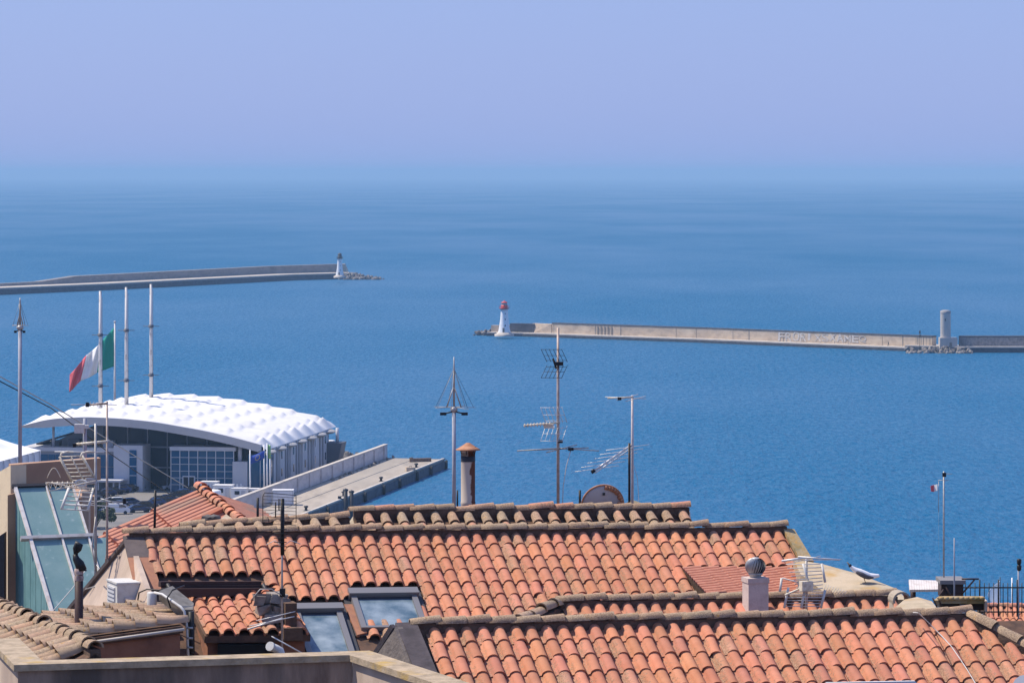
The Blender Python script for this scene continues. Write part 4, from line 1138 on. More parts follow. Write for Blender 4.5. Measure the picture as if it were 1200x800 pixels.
# saddle of new flat tiles running sideways
SADN = mat('new_clay_tiles', (0.60, 0.27, 0.175), .85, (0.52, .22, .14), 9, .5, .2, 40)
qs = [R1.hit(*k) for k in ((797, 674), (905, 658), (975, 700), (824, 700))]
m = MB(); t0, t1 = qs[0][1] + .02, max(qs[2][1], qs[3][1]) + .1; nrow = 12; step = (t1 - t0) / nrow
ph = []
for i in range(nrow):
    f0 = i / nrow; tl = t0 + i * step
    ul = lerp(qs[0][0], qs[3][0], f0) ; ur = lerp(R1.hit(938, 664)[0], R1.hit(985, 700)[0], f0)
    nc = 7; du = (ur - ul) / nc
    for c in range(nc):
        ua = ul + c * du; za, zb = .15 - .006 * c + .02, .15 - .006 * (c + 1)
        h_ = step * .62; vs = []
        for u_, zz, kk in ((ua, za - .016, .9), (ua + du * 1.02, za + .012, 1.0)):
            for (dt, dz) in ((-.5, 0), (-.34, .55), (0, .8), (.34, .55), (.5, 0)):
                vs.append(R1(u_, tl + step * (.5 + dt), zz + h_ * dz * kk))
        vs += [R1(ua + du * 1.02, tl + step * (.5 + dt), za - .02) for dt in (-.5, .5)]
        m.add(vs, [(e, e + 5, e + 6, e + 1) for e in range(4)] + [(5, 10, 11, 9, 8, 7, 6)], 0, False)
o = m.build('new_roof_tiles', SADN, RF1, fix=False); o['kind'] = 'stuff'
m = MB(); m.prism([R1(qs[0][0] + .02, t0, .0), R1(R1.hit(936, 664)[0], t0, .0), R1(R1.hit(985, 700)[0], t1, .0), R1(qs[3][0] + .02, t1, .0)], R1.N * .13); m.build('saddle_bed', MORT, RF1)
# pale mortar slope to its right
SLAB = mat('pale_weathered_mortar', (0.46, 0.37, 0.26), .95, (0.33, .27, .18), 2.2, .55, .4, 20, col3=(.40, .24, .07), scale3=1.4, amount3=.2)
pp_ = [P(px, py, Y) for px, py, Y in ((930, 655, 60.0), (962, 660, 59.7), (1006, 672, 59.2), (1052, 690, 58.4), (1062, 702, 57.6), (978, 703, 57.6), (938, 672, 59.2))]
m = MB(); m.prism(pp_, Vector((0, .35, -.4))); m.build('mortar_slope', SLAB, RF1)

# gable wall on the left side of the big house
gp = [(150, 633, 58.8), (74, 726, 60.2), (74, 790, 60.2), (180, 790, 55.4), (176, 706, 56.4)]
m = MB(); m.prism([P(*k) for k in gp], R1.U * .08); m.build('gable_wall', STUCCO, HA)
for (x0, y0, x1, y1, Ya, Yb) in ((150, 631, 73, 724, 58.75, 60.15),):
    m = MB(); m.tube([P(x0, y0, Ya), P(x1, y1, Yb)], .05, 6, smooth=False); m.build('gable_coping', LEAD, HA)
for (x0, y0, y1, Y) in ((128, 664, 720, 59.2), (140, 650, 712, 58.9))  :
    m = MB(); m.box(P(x0, (y0 + y1) / 2, Y), (.05, .22, (y1 - y0) / 77), R(14)); m.build('wall_pilaster', STUCCO, HA)

# ---- R0: raised strip of old tiles behind the ridge
a, b = ridge_line(415, 606, 806, 603, 600, 61.2)
R0 = Roof(a, b - a, R(25)); W0 = (b - a).length
H0, RF0 = house('raised strip of old grey tiles behind the main ridge', R0, W0, .75, 2.6, STUCCO, btheta=R(22))
ridge_core(R0(0, 0), R0(W0, 0), RF0, h=.13, w=.17, drop=.2)
lay_ridge(R0(-.02, -.03, .11), R0(W0 + .02, -.03, .11), RF0, lambda: random.choice((.45, .62, .8, .9)))
lay_tiles(R0, RF0, int(W0 / .272), 2, .06, .272, .36, lambda u, t: True, lambda u, t: random.choice((.55, .75, .85, .95)), meshes=BARROOF, L=.44, n0=.05)
m = MB(); m.prism([P(419, 597, 60.9), P(423, 607, 60.7), P(424, 619, 60.5), P(403, 620, 60.4)], Vector((.1, .5, 0))); m.build('mortar_end', mat('cream_mortar', (.62, .54, .42), .95, (.5, .42, .33), 6, .5, .3, 30), RF0)
for k in range(3):
    m = MB(); m.box(P(424 + k * 1.2, 605.5 + k * 5, 60.6 - .05 * k), (.24, .2, .055), R(14)); m.build('brick', MORT, RF0)
m = MB(); m.prism([P(799, 602, 62.0), P(806, 601, 62.0), P(808, 617, 61.7), P(796, 619, 61.7)], Vector((.05, .3, 0))); m.build('mortar_end', CONC, RF0)
m = MB(); m.prism([P(732, 590, 63.2), P(740, 585, 63.3), P(755, 590, 63.3), P(768, 600, 63.2), P(730, 602, 63.1)], Vector((.1, .8, -.1))); m.build('mortar_hip', mat('ochre_mortar', (.52, .42, .26), .95, (.42, .3, .15), 4, .5), RF0)
# lower row of old ridge tiles left of it
a, b = ridge_line(216, 620, 409, 610, 300, 60.1)
RL = Roof(a, b - a, R(20))
t_, RFL = house('low back roof with a second line of old ridge tiles', RL, (b - a).length, .45, 2.4, STUCCO, btheta=R(24))
ridge_core(a, b, RFL, h=.05, w=.12, drop=.1)
lay_ridge(a + Vector((0, 0, .05)), b + Vector((0, 0, .05)), RFL, old(.65, .95), sc_=1.0)
lay_tiles(RL, RFL, int((b - a).length / .3), 1, .1, .3, .36, lambda u, t: True, lambda u, t: random.uniform(.75, 1), meshes=BARROOF, L=.44, n0=.03)

# ---- RC: flatter tile patch at the lower left of the big roof, with its wall and opening
oc = R1(*R1.hit(214, 692), -.02)
RC = Roof(oc, R1.U, R(11.5))
rc_w = RC.hit(303, 695)[0]
eave_t = RC.hit(300, 744)[1]
tC, RFC = house('small flat tiled annex with a brown wall below the big roof', RC, rc_w + .42, eave_t, .3, BROWNW, btheta=R(5), group='houses with clay tile roofs', inset=.12)
def keepC(u, t):
    return u > .0 - 0 * t and u < rc_w + .36
lay_tiles(RC, RFC, int((rc_w + .5) / PIT), int(eave_t / .36) + 1, .03, PIT, .355, keepC, lambda u, t: max(.05, random.gauss(.22, .1)))
wv = RC.D.copy(); wv.z = 0; wv.normalize()
c_ = P(288, 763, RC(1, eave_t).y - .0)
m = MB(); pa_ = RC(.6, eave_t - .12 + .03, -.13 - .16); 
ol, orr = P(255, 755, RC(.4, eave_t).y - .12), P(321, 755, RC(1.3, eave_t).y - .12)
m.prism([ol, orr, orr - Vector((0, 0, .28)), ol - Vector((0, 0, .28))], Vector((0, .22, 0))); m.build('dark_opening', mat('dark_interior', (.012, .011, .01), .9), tC)
# dark beams of the folded awning above it
BEAM = mat('dark_brown_metal', (.045, .025, .022), .5)
bx0 = thing('folded_awning', P(255, 690, 57.0), 'dark brown beams of a folded awning across the tiles', 'awning')
for (xa, ya, xb, yb, w_) in ((187, 684, 305, 683.5, .055), (190, 688.5, 314, 687.5, .045), (204, 694, 322, 693, .085)):
    m = MB(); m.tube([P(xa, ya, 56.9), P(xb, yb, 57.8)], w_, 4, smooth=False); m.build('beam', BEAM, bx0)
for xa in (196, 308):
    m = MB(); m.tube([P(xa, 684, 56.9 if xa < 250 else 57.7), P(xa + 8, 699, 56.8 if xa < 250 else 57.6)], .03, 6); m.build('bracket', DARK, bx0)
# grey broken masonry stub and wooden block beside the lower skylight
STONE = mat('grey_masonry', (.30, .26, .22), .95, (.18, .15, .13), 5, .55, .5, 25)
t = thing('masonry_stub', P(325, 740, 56.2), 'grey crumbling masonry stub between the annex and the lower skylight', 'masonry')
for k, (px, py, w_, h_) in enumerate(((305, 703, .30, .20), (316, 700, .26, .22), (327, 704, .28, .26), (310, 712, .3, .2), (321, 713, .34, .22), (333, 716, .26, .24), (324, 725, .36, .2), (334, 730, .34, .26), (329, 741, .36, .3))):
    for e in range(3):
        m = MB(); m.box(P(px + random.uniform(-5, 5), py + random.uniform(-4, 4), 56.3 + .05 * (k % 3) - .06 * e), (w_ * random.uniform(.4, .75), .25, h_ * random.uniform(.4, .7)), R(14 + random.uniform(-20, 20)))
        m.v = [v + Vector((random.uniform(-.03, .03), random.uniform(-.03, .03), random.uniform(-.03, .03))) for v in m.v]; m.build('stone', STONE, t)
m = MB(); m.box(P(339, 722, 56.15), (.17, .3, .42), R(14)); m.build('timber_block', mat('brown_timber', (.14, .085, .055), .9, (.08, .05, .035), 8, .5), t)
m = MB(); m.box(P(341, 741, 56.0), (.28, .36, .18), R(14)); m.build('timber_block', bpy.data.materials['brown_timber'], t)

# ---- R2: strip of roof between the big one and the front one
a, b = ridge_line(655, 712, 1050, 706.5, 850, 56.4)
R2 = Roof(a, b - a, R(26)); W2 = (b - a).length
H2, RF2 = house('low orange tiled strip between the big roof and the front roof', R2, W2, 2.3, .5, STUCCO, btheta=R(10))
lay_tiles(R2, RF2, int(W2 / PIT), 4, .04, PIT, .362, lambda u, t: u < W2 - .05, lambda u, t: max(.03, min(.75, random.gauss(.19, .08) + .6 * patchy(u, t, 8.0))))
ridge_core(R2(0, 0), R2(W2, 0), RF2, h=.105, w=.15, drop=.12)
lay_ridge(R2(0, -.03, .105), R2(W2, -.03, .105), RF2, old(.75, 1))
hp0, hp1 = P(662, 705, 56.0), P(606, 729, 54.6)
ridge_core(hp0 - Vector((0, 0, .05)), hp1 - Vector((0, 0, .05)), RF2, h=.02, w=.16, drop=.3)
lay_ridge(hp0, hp1, RF2, old(.85, 1), sc_=1.15)
# curled broken pipe tile and mortar bed at its right end
CURL = mat('grey_cement_pipe', (.34, .29, .23), .95, (.22, .18, .14), 6, .5, .4, 25)
t = thing('broken_pipe_tile', P(1052, 712, 55.6), 'curled grey broken pipe tile standing upright beside the seagull roof', 'pipe tile')
m = MB(); c = P(1054, 702, 55.6); vs = []
for i in range(13):
    a_ = R(-35 + 235 * i / 12)
    for r_, yy in ((.135, -.16), (.135, .16), (.105, .16), (.105, -.16)):
        q = Vector((math.cos(a_) * r_, yy, math.sin(a_) * r_ * .95)); vs.append(c + Matrix.Rotation(R(8), 3, 'Z') @ q)
fs = [(4 * i + e, 4 * i + (e + 1) % 4, 4 * i + 4 + (e + 1) % 4, 4 * i + 4 + e) for i in range(12) for e in range(4)] + [(0, 1, 2, 3), (51, 50, 49, 48)]
m.add(vs, fs, 0, False); m.build('pipe_shell', CURL, t)
m = MB(); m.prism([P(1042, 706, 55.6), P(1047, 706, 55.5), P(1048, 720, 55.4), P(1042, 720, 55.5)], Vector((.02, .2, 0))); m.build('pipe_foot', CURL, t)

# ---- R3: the front roof
a, b = ridge_line(480, 741, 1133, 728, 805, 50.5)
R3 = Roof(a, b - a, R(27)); W3 = (b - a).length
H3, RF3 = house('front orange tiled roof running along the lower right corner', R3, W3 + 2.2, 3.4, .35, STUCCO, btheta=R(20))
hipd = Vector(R3.hit(1203, 765)) - Vector((W3 + .02, .03))
hslope = hipd.x / hipd.y
def keep3(u, t):
    px, py = pix(R3(u, t))
    return u < W3 + .02 + hslope * t - .05 and px < 1235 and py < 832
lay_tiles(R3, RF3, 62, 8, .20, PIT, .362, keep3, lambda u, t: max(.03, min(.75, random.gauss(.17, .07) + .6 * patchy(u, t, 5.0) + (.3 if random.random() < .03 else 0))))
ridge_core(R3(.1, 0), R3(W3, 0), RF3, h=.115, w=.15, drop=.14)
lay_ridge(R3(.06, -.03, .115), R3(W3 + .05, -.03, .115), RF3, old(.74, 1.0))
h0, h1 = R3(W3 + .02, .03, .11), R3(W3 + .02 + hslope * 1.9, 1.93, .08)
ridge_core(h0, h1, RF3, h=.0, w=.16, drop=.18)
lay_ridge(h0, h1, RF3, old(.85, 1.0), sc_=1.1)
# mortar bed behind the ridge at the right
pp_ = [P(px, py, Y) for px, py, Y in ((1060, 702, 53.0), (1075, 699, 53.2), (1092, 704, 53.0), (1100, 715, 51.8), (1060, 718, 51.6), (1048, 712, 52.2))]
m = MB(); m.prism(pp_, Vector((0, .1, -.4))); m.build('mortar_bed', SLAB, RF3)
# dark left verge
SLATE = mat('dark_verge_cladding', (.085, .07, .075), .85, (.05, .042, .045), 4, .5, .3, 20)
ROUGH = mat('rough_dark_stone', (.10, .085, .08), .95, (.17, .145, .13), 6, .55, 1.0, 18)
m = MB(); m.prism([R3(-.20, -.02, .10), R3(.08, -.02, .10), R3(.16, 1.9, .10), R3(-.12, 1.9, .10)], R3.N * .05); m.build('verge_cladding', SLATE, RF3)
gpts = [P(461, 734, 49.4), P(428, 782, 49.7), P(428, 830, 49.7), P(520, 830, 46.5), R3(-.14, 1.5, .1)]
m = MB(); m.prism([gpts[0], gpts[1], gpts[2], gpts[3], gpts[4]], R3.U * .12); m.build('gable_wall', ROUGH, H3)
m = MB(); m.tube([P(461, 733, 49.4), P(430, 782, 49.7)], .045, 4, smooth=False); m.build('gable_coping', SLATE, H3)

# ---- hip roof at the upper left
ap = P(233, 575, 80.0); be = R(45); thh = R(17)
Dh = Vector((-math.cos(be) * math.cos(thh), -math.sin(be) * math.cos(thh), -math.sin(thh))); Ch = Vector((math.sin(be), -math.cos(be), 0)); Nh = Ch.cross(Dh); Nh = Nh if Nh.z > 0 else -Nh
HK = .50                                                  # where the hip cuts the tile columns
def hl(u, t, n=0): return ap + Ch * u + Dh * t + Nh * n
hdir = (Ch + Dh * HK).normalized(); Eh = Vector((.80, .60, -.36)).normalized()
Nr = hdir.cross(Eh); Nr = Nr if Nr.z > 0 else -Nr
def hr(a, b, n=0): return ap + hdir * a + Eh * b + Nr * n
tH = thing('tiled_house', Vector((ap.x, ap.y - 3, 47)), 'house with new orange tiles and a hip running towards the viewer at upper left', 'house', 'houses with clay tile roofs')
UL, TL = 5.6, 3.9; HLn = UL * math.hypot(1, HK)
m = MB(); dn = Vector((0, 0, -.12))
m.prism([hl(0, 0), hl(0, TL), hl(UL, TL), hl(UL, UL * HK)], dn)
m.prism([hr(0, .006), hr(HLn, .006), hr(HLn, 1.6), hr(0, 1.6)], dn)
RFH = m.build('roof', UNDER, tH)
NEWT = mat('salmon_clay_tiles', (0.53, 0.24, 0.155), .85, (0.44, .19, .125), 4, .5, .2, 40, col3=(.36, .22, .155), scale3=1.2, amount3=.35)
def strip_tiles(fn, rng_t, ncol, pitch, expo, wide=1.0):
    m = MB()
    for c in range(ncol):
        u = (c + .5) * pitch; ta, tb = rng_t(u); r_ = 0
        while ta + r_ * expo < tb:
            t_a = ta + r_ * expo - .03; t_b = min(tb, ta + (r_ + 1) * expo); r_ += 1; vs = []
            zj = random.uniform(0, .01); uj = u + random.uniform(-.008, .008)
            for t_, z_, s_ in ((t_a, .01, .82), (t_b, .05, 1.0)):
                for du, dz in ((-.5, 0), (-.36, .6), (0, .95), (.36, .6), (.5, 0)): vs.append(fn(uj + du * pitch * s_ * .86, t_, z_ + zj + dz * pitch * .34 * s_))
            vs += [fn(uj + du * pitch, t_b - .01, .0) for du in (-.5, .5)]
            m.add(vs, [(e, e + 5, e + 6, e + 1) for e in range(4)] + [(5, 10, 11, 9, 8, 7, 6)], 0, False)
    return m
o = strip_tiles(hl, lambda u: (u * HK + .02, TL), int(UL / .21), .21, 1.3).build('slope_tiles', NEWT, RFH, fix=False); o['kind'] = 'stuff'
o = strip_tiles(hr, lambda u: (.05, 1.6), int(HLn / .21), .21, 1.3).build('slope_tiles', NEWT, RFH, fix=False); o['kind'] = 'stuff'
SB = [barrel_mesh(L=.36, r0=.10, r1=.125, seed=30 + i) for i in range(3)]
lay_ridge(hr(0, 0, .07), hr(HLn, 0, .07), RFH, lambda: random.uniform(.05, .3), expo=.30, meshes=SB, flip=False)
# courses that stop short leave a stepped edge
STEP = mat('step_clay', (.34, .12, .07), .9, (.2, .08, .05), 3, .5)
for (u0, ta, tb) in ((1.9, 1.05, 4.5), (3.6, 1.9, 4.2)):
    m = MB(); n = 9
    for k in range(n):
        a_, b_ = lerp(ta, tb, k / n), lerp(ta, tb, (k + 1) / n); u_ = u0 + random.uniform(-.03, .03) + .03 * k
        m.hexa([hl(u_, a_, .0), hl(u_ + .12, a_, .0), hl(u_ + .12, b_, .0), hl(u_, b_, .0), hl(u_, a_, .17), hl(u_ + .12, a_, .15), hl(u_ + .12, b_, .15), hl(u_, b_, .17)])
    o = m.build('stepped_course', STEP, RFH); o['kind'] = 'stuff'
z0 = 47; cs = [hl(.15, TL - .3), hl(UL - .1, TL - .3), hl(UL - .1, UL * HK), hr(HLn, 1.3), hr(.1, 1.3)]
vs = [Vector((p.x, p.y, z0)) for p in cs] + [p + dn * 2.2 for p in cs]
m = MB(); n = len(cs); m.add(vs, [(i, (i + 1) % n, (i + 1) % n + n, i + n) for i in range(n)] + [tuple(range(n, 2 * n))]); m.build('wall', STUCCO, tH)
# patch of mortar and a lump by the hip foot
t = thing('mortar_lump', P(255, 607, 72), 'dark lump of rubble and pale mortar lying on the tiled hip roof', 'rubble')
m = MB(); m.prism([P(254, 612, 71.5), P(265, 602, 72.5), P(276, 610, 72), P(268, 618, 71)], (0, .1, -.3)); m.build('mortar_patch', SLAB, t)
for k in range(7):
    o = bpy.data.objects.new('rubble_stone', ROCKS[k % 5]); o.parent = t; o.location = P(248 + random.uniform(-6, 8), 608 + random.uniform(-3, 2), 71.8) - t.location; o.scale = (.13, .13, .10); link(o)

# ---- RA and RB: old mossy roofs at the lower left
FAT = [barrel_mesh(L=.46, r0=.082, r1=.112, seed=40 + i, name='roof_tile', squash=1.15, lf=.035) for i in range(4)]
def patch_roof(label, O, A, Bc, ncols, nrows, pitch, expo, age, wallm, thick=.1):
    """O upper corner, A point further along the barrels (downslope), Bc point across them"""
    rf = Roof.__new__(Roof); rf.O = O; rf.D = (A - O).normalized(); c = (Bc - O); c -= rf.D * c.dot(rf.D); rf.U = c.normalized(); rf.N = rf.D.cross(rf.U)
    if rf.N.z < 0: rf.N = -rf.N
    rf.theta = 0
    wU, wD = (Bc - O).length, (A - O).length
    t = thing('tiled_house', Vector((O.x, O.y, O.z - 7)), label, 'house', 'houses with clay tile roofs')
    m = MB(); m.prism([rf(0, 0), rf(wU, 0), rf(wU, wD), rf(0, wD)], -rf.N * thick); roof = m.build('roof', UNDER, t)
    m = MB(); e = .04; ps = [rf(e, e, -thick - .01), rf(wU - e, e, -thick - .01), rf(wU - e, wD - e, -thick - .01), rf(e, wD - e, -thick - .01)]
    m.add([Vector((p.x, p.y, O.z - 7)) for p in ps] + ps, [(0, 1, 2, 3), (4, 5, 6, 7), (0, 1, 5, 4), (1, 2, 6, 5), (2, 3, 7, 6), (3, 0, 4, 7)]); m.build('wall', wallm, t)
    lay_tiles(rf, roof, ncols, nrows, 0.0, pitch, expo, lambda u, t_: u < wU and t_ < wD + expo, age, meshes=FAT, L=.46, n0=.03, jit=.014)
    return t, roof, rf
oldc = lambda u, t: random.uniform(.78, 1.05)
RAo, RAa, RAb = P(214, 733, 54.4), P(62, 753, 53.9), P(199, 710, 57.0)
tA, RFA, RA = patch_roof('old lichen covered tile roof below the air conditioner', RAo, RAa, RAb, 8, 7, .34, .33, oldc, BROWNW)
m = MB(); m.tube([P(100, 753, 53.9), P(216, 737, 54.3)], .022, 6); m.build('verge_trim', CONC_PALE, tA)
rb0 = P(-14, 709.5, 52.6); rb1y = (709.5 - Y0) * 52.6 / (766 - Y0); rb1 = P(112, 766, rb1y)
Ur = (rb1 - rb0).normalized(); hL = Vector((Ur.y, -Ur.x, 0)).normalized(); hL = hL if hL.x < 0 else -hL
DB_ = hL * math.cos(R(24)) - Vector((0, 0, math.sin(R(24))))
tB, RFB, RB = patch_roof('old lichen covered roof with barrel ridge in the lower left corner', rb0, rb0 + DB_ * 2.2, rb1, 18, 7, .30, .33, oldc, STUCCO)
lay_ridge(rb0 + Vector((0, 0, .07)), rb1 + Vector((0, 0, .07)), RFB, old(.85, 1.05), expo=.27, sc_=1.15)
ridge_core(rb0, rb1, RFB, h=.05, w=.14, drop=.1)
hR = -hL; m = MB(); m.prism([rb0, rb1, rb1 + hR * .9 - Vector((0, 0, .55)), rb0 + hR * .9 - Vector((0, 0, .55))], Vector((0, 0, -.1))); m.build('back_slope', MORT, RFB)

# ---- parapet in the foreground
PARA = mat('stained_shaded_parapet', (0.36, 0.27, 0.215), .95, (0.16, .115, .092), 2.6, .68, .5, 30, stretch=(1, 1, .22), col3=(.085, .07, .062), scale3=1.5, amount3=.8)  # stains, plus a darker base for the shade on the front face
COPE = mat('parapet_coping', (0.42, 0.33, 0.23), .95, (0.24, .19, .13), 5, .6, .5, 40, col3=(.40, .27, .09), scale3=2.6, amount3=.1)
Yp = 43.0
c1, c2 = ridge_line(21, 778, 413, 766, 217, Yp, R(13.5))
c1.z = c2.z = (c1.z + c2.z) / 2
lf = P(-8, 748, c1.y * (778 - Y0) / (748 - Y0)); lf.z = c1.z
rt = P(540, 809, c2.y * (767 - Y0) / (809 - Y0)); rt.z = c2.z
t = thing('parapet', Vector((c1.x, c1.y, c1.z - 8)), 'stained concrete parapet with ochre coping along the bottom left', 'parapet')
def pwall(p, q, nm, mt, zt, zb, th):
    d = (q - p); d.z = 0; d.normalize(); s_ = Vector((-d.y, d.x, 0)) * th
    m = MB(); m.prism([Vector((p.x, p.y, zb)), Vector((q.x, q.y, zb)), Vector((q.x, q.y, zt)), Vector((p.x, p.y, zt))], s_); return m.build(nm, mt, t)
zc = c1.z
pwall(c1, c2, 'front_wall', PARA, zc - .075, zc - 8, .22)
pwall(lf, c1, 'side_wall', STUCCO, zc - .075, zc - 8, .22)
d = (c1 - c2).normalized()
pwall(c2 + Vector((.002, .004, 0)), rt, 'side_wall', STUCCO, zc - .075, zc - 8, .22)
def cope(ps, w0, w1):
    m = MB(); n = len(ps); vs = []; off_ = []
    for i in range(n):
        ns = []
        for a_, b_ in ((i - 1, i), (i, i + 1)):
            if 0 <= a_ and b_ < n:
                e = ps[b_] - ps[a_]; e.z = 0; e.normalize(); ns.append(Vector((-e.y, e.x, 0)))
        nn = sum(ns, Vector((0, 0, 0))); nn.normalize(); nn /= max(.5, nn.dot(ns[0])); off_.append(nn)
    for p, o in zip(ps, off_):
        for w_, z in ((w0, -.073), (w1, -.073), (w1, 0), (w0, 0)): vs.append(p + o * w_ + Vector((0, 0, z)))
    fs = [(4 * i + e, 4 * i + (e + 1) % 4, 4 * i + 4 + (e + 1) % 4, 4 * i + 4 + e) for i in range(n - 1) for e in range(4)] + [(3, 2, 1, 0), tuple(4 * (n - 1) + e for e in range(4))]
    m.add(vs, fs); return m.build('coping', COPE, t)
cope([lf, c1, c2, rt], -.05, .30)
m = MB(); m.prism([c1 + Vector((.3, .3, -.5)), c2 + Vector((-.3, .3, -.5)), rt + Vector((-.6, 0, -.5)), c1 + Vector((2, -4, -.5))], (0, 0, -.2)); 
# grey sheet edges at the bottom right
for (x0, x1, y0, Y, lab) in ((968, 1076, 797.5, 44.5, 'grey metal sheet edge peeping in at the bottom edge below the wire'), (1182, 1215, 788, 44.0, 'rounded grey pipe end peeping into the lower right corner')):
    t2 = thing('metal_sheet', P((x0 + x1) / 2, 806, Y), lab, 'metal sheet')
    if x0 < 1000:
        m = MB(); m.prism([P(x0, y0 + 2, Y), P(x1 - 4, y0, Y + .6), P(x1, y0 + 4, Y + .6), P(x1, 818, Y + .5), P(x0, 818, Y)], (0, .06, .0)); m.build('sheet_edge', GREYW, t2)
    else:
        m = MB(); m.tube([P(x0 + 20, 806, Y), P(x0 + 20, 806, Y) + Vector((.3, 1.2, -.4))], .16, 14); m.build('pipe_end', GREYW, t2)

# ------------------------------------------------------------ chimneys, aerials and small things on the roofs
RUST = mat('rusty_sheet', (0.34, 0.15, 0.08), .8, (0.50, .27, .16), 6, .5, .2, 40)
GALV = mat('galvanised_steel', (0.42, 0.41, 0.40), .5, (0.30, .27, .24), 6, .4, metal=.35)
ALU = mat('aerial_aluminium', (0.70, 0.69, 0.66), .45, metal=.3)
WHITEP = mat('white_plastic', (0.58, 0.57, 0.54), .55, (.48, .46, .42), 8, .3)
CREAM = mat('cream_aerial_plastic', (0.72, 0.66, 0.54), .6, (.5, .42, .3), 20, .5)
BLACKP = mat('black_plastic', (0.015, .015, .016), .5)
POLE = mat('weathered_pole', (0.50, 0.42, 0.37), .6, (0.30, .22, .18), 5, .5, metal=.2)
PALEP = mat('pale_blue_pole', (0.33, 0.35, 0.41), .55, (0.26, .27, .32), 4, .4)

# sheet metal flue with conical cap
Yc = 62.4
def flue_mat():
    m = mat('flue_paint', (0.52, 0.44, 0.36), .7); n = m.node_tree.nodes; l = m.node_tree.links; b = n['Principled BSDF']
    tc = n.new('ShaderNodeTexCoord'); sp = n.new('ShaderNodeSeparateXYZ'); l.new(tc.outputs['Object'], sp.inputs[0])
    t = n.new('ShaderNodeTexNoise'); t.inputs['Scale'].default_value = 5; t.inputs['Detail'].default_value = 7; l.new(tc.outputs['Object'], t.inputs[0])
    a = n.new('ShaderNodeMath'); a.operation = 'MULTIPLY_ADD'; l.new(sp.outputs[0], a.inputs[0]); a.inputs[1].default_value = 3.4; l.new(t.outputs[0], a.inputs[2])
    r = n.new('ShaderNodeValToRGB'); r.color_ramp.elements[0].position = .60; r.color_ramp.elements[1].position = .68
    r.color_ramp.elements[0].color = (.52, .44, .36, 1); r.color_ramp.elements[1].color = (.13, .05, .03, 1)
    l.new(a.outputs[0], r.inputs[0]); l.new(r.outputs[0], b.inputs['Base Color']); return m
b = P(548.5, 602, Yc); sc_m = F / Yc
t = thing('chimney_flue', b, 'tall cream sheet metal flue streaked with rust under a conical rusty cap', 'chimney')
rf_ = 8.3 / sc_m; zt = P(0, 535.5, Yc).z
m = MB(); m.lathe((b.x, Yc, b.z), [(rf_, -.3), (rf_, .15), (rf_ * 1.04, .16), (rf_ * 1.04, .2), (rf_, .21), (rf_, 1.0), (rf_ * 1.03, 1.01), (rf_ * 1.03, 1.04), (rf_, 1.05), (rf_, zt - b.z)], 28); m.build('flue_pipe', flue_mat(), t)
m = MB(); m.lathe((b.x, Yc, zt - .07), [(rf_ * 1.03, 0), (rf_ * 1.03, .09), (rf_ * .9, .09)], 28); m.build('dark_collar', DARK, t)
for k in range(6):
    w = k / 6 * 6.283 + .3; m = MB(); m.tube([(b.x + math.cos(w) * rf_ * .85, Yc + math.sin(w) * rf_ * .85, zt), (b.x + math.cos(w) * rf_ * 1.15, Yc + math.sin(w) * rf_ * 1.15, zt + .135)], .009, 5); m.build('cap_strut', DARK, t)
zc2 = P(0, 526.3, Yc).z
m = MB(); m.lathe((b.x, Yc, zc2), [(.198, -.012), (.202, 0), (.16, .022), (.09, .065), (.045, .095), (.03, .105), (0, .108)], 28); m.build('conical_cap', RUST, t)

# discone aerial masts
def discone(px, ytop, ybase, Y, lab, yring, yapex, span, rpole):
    b = P(px, ybase, Y); s_ = Y / F
    t = thing('aerial_mast', b, lab, 'aerial', 'aerial masts on the roofs'); Z = lambda y: H - (y - Y0) * s_
    m = MB(); m.tube([(b.x, Y, b.z - .4), (b.x, Y, Z(yring + 2))], rpole, 10); m.build('pole', PALEP, t)
    m = MB(); m.tube([(b.x, Y, Z(yring + 4)), (b.x, Y, Z(yapex)), (b.x, Y, Z(ytop))], [rpole * .55, rpole * .5, rpole * .22], 8); m.build('whip', GALV, t)
    m = MB(); m.lathe((b.x, Y, Z(yring + 3)), [(rpole * 1.2, -.04), (rpole * 1.8, -.01), (rpole * 1.8, .02), (rpole * .8, .06)], 12); m.build('hub', GALV, t)
    for k in range(7):
        w = k / 7 * 6.283 + .1; c, s = math.cos(w) * span * s_, math.sin(w) * span * s_
        m = MB(); m.tube([(b.x, Y, Z(yring)), (b.x + c, Y + s, Z(yring) + random.uniform(-.02, .02))], .0045, 5); m.build('radial_rod', GALV, t)
        m = MB(); m.tube([(b.x, Y, Z(yapex)), (b.x + c * .92, Y + s * .92, Z(yring))], .0032, 4); m.build('guy_wire', DARK if k % 3 == 0 else GALV, t)
    for k in (-1, 1):
        m = MB(); m.tube([(b.x, Y, Z(yring + 5)), (b.x + k * span * .42 * s_, Y - .05, Z(yring + 7))], .012, 5); m.box((b.x + k * span * .5 * s_, Y - .05, Z(yring + 7.5)), (span * .3 * s_, .06, .045)); m.build('lamp_arm', BLACKP, t)
        m = MB(); m.tube([(b.x, Y, Z(lerp(yapex, yring, .45))), (b.x + k * span * .34 * s_, Y, Z(yring))], .011, 5); m.build('brace', GALV, t)
    return t
discone(532, 418, 600, 62.8, 'slim blue grey mast with a cone of wires beside the rusty capped flue', 477, 432, 25, .033)
discone(23.5, 349, 552, 78.0, 'slim blue grey mast with a cone of wires at the far left edge', 381, 353, 10, .040)
m_ = bpy.data.objects
t = thing('steel_post', P(536, 600, 63.2), 'short dark steel post right behind the blue grey mast', 'post')
m = MB(); m.tube([P(536, 606, 63.2), P(536, 574, 63.2)], .016, 6); m.build('post', BLACKP, t)

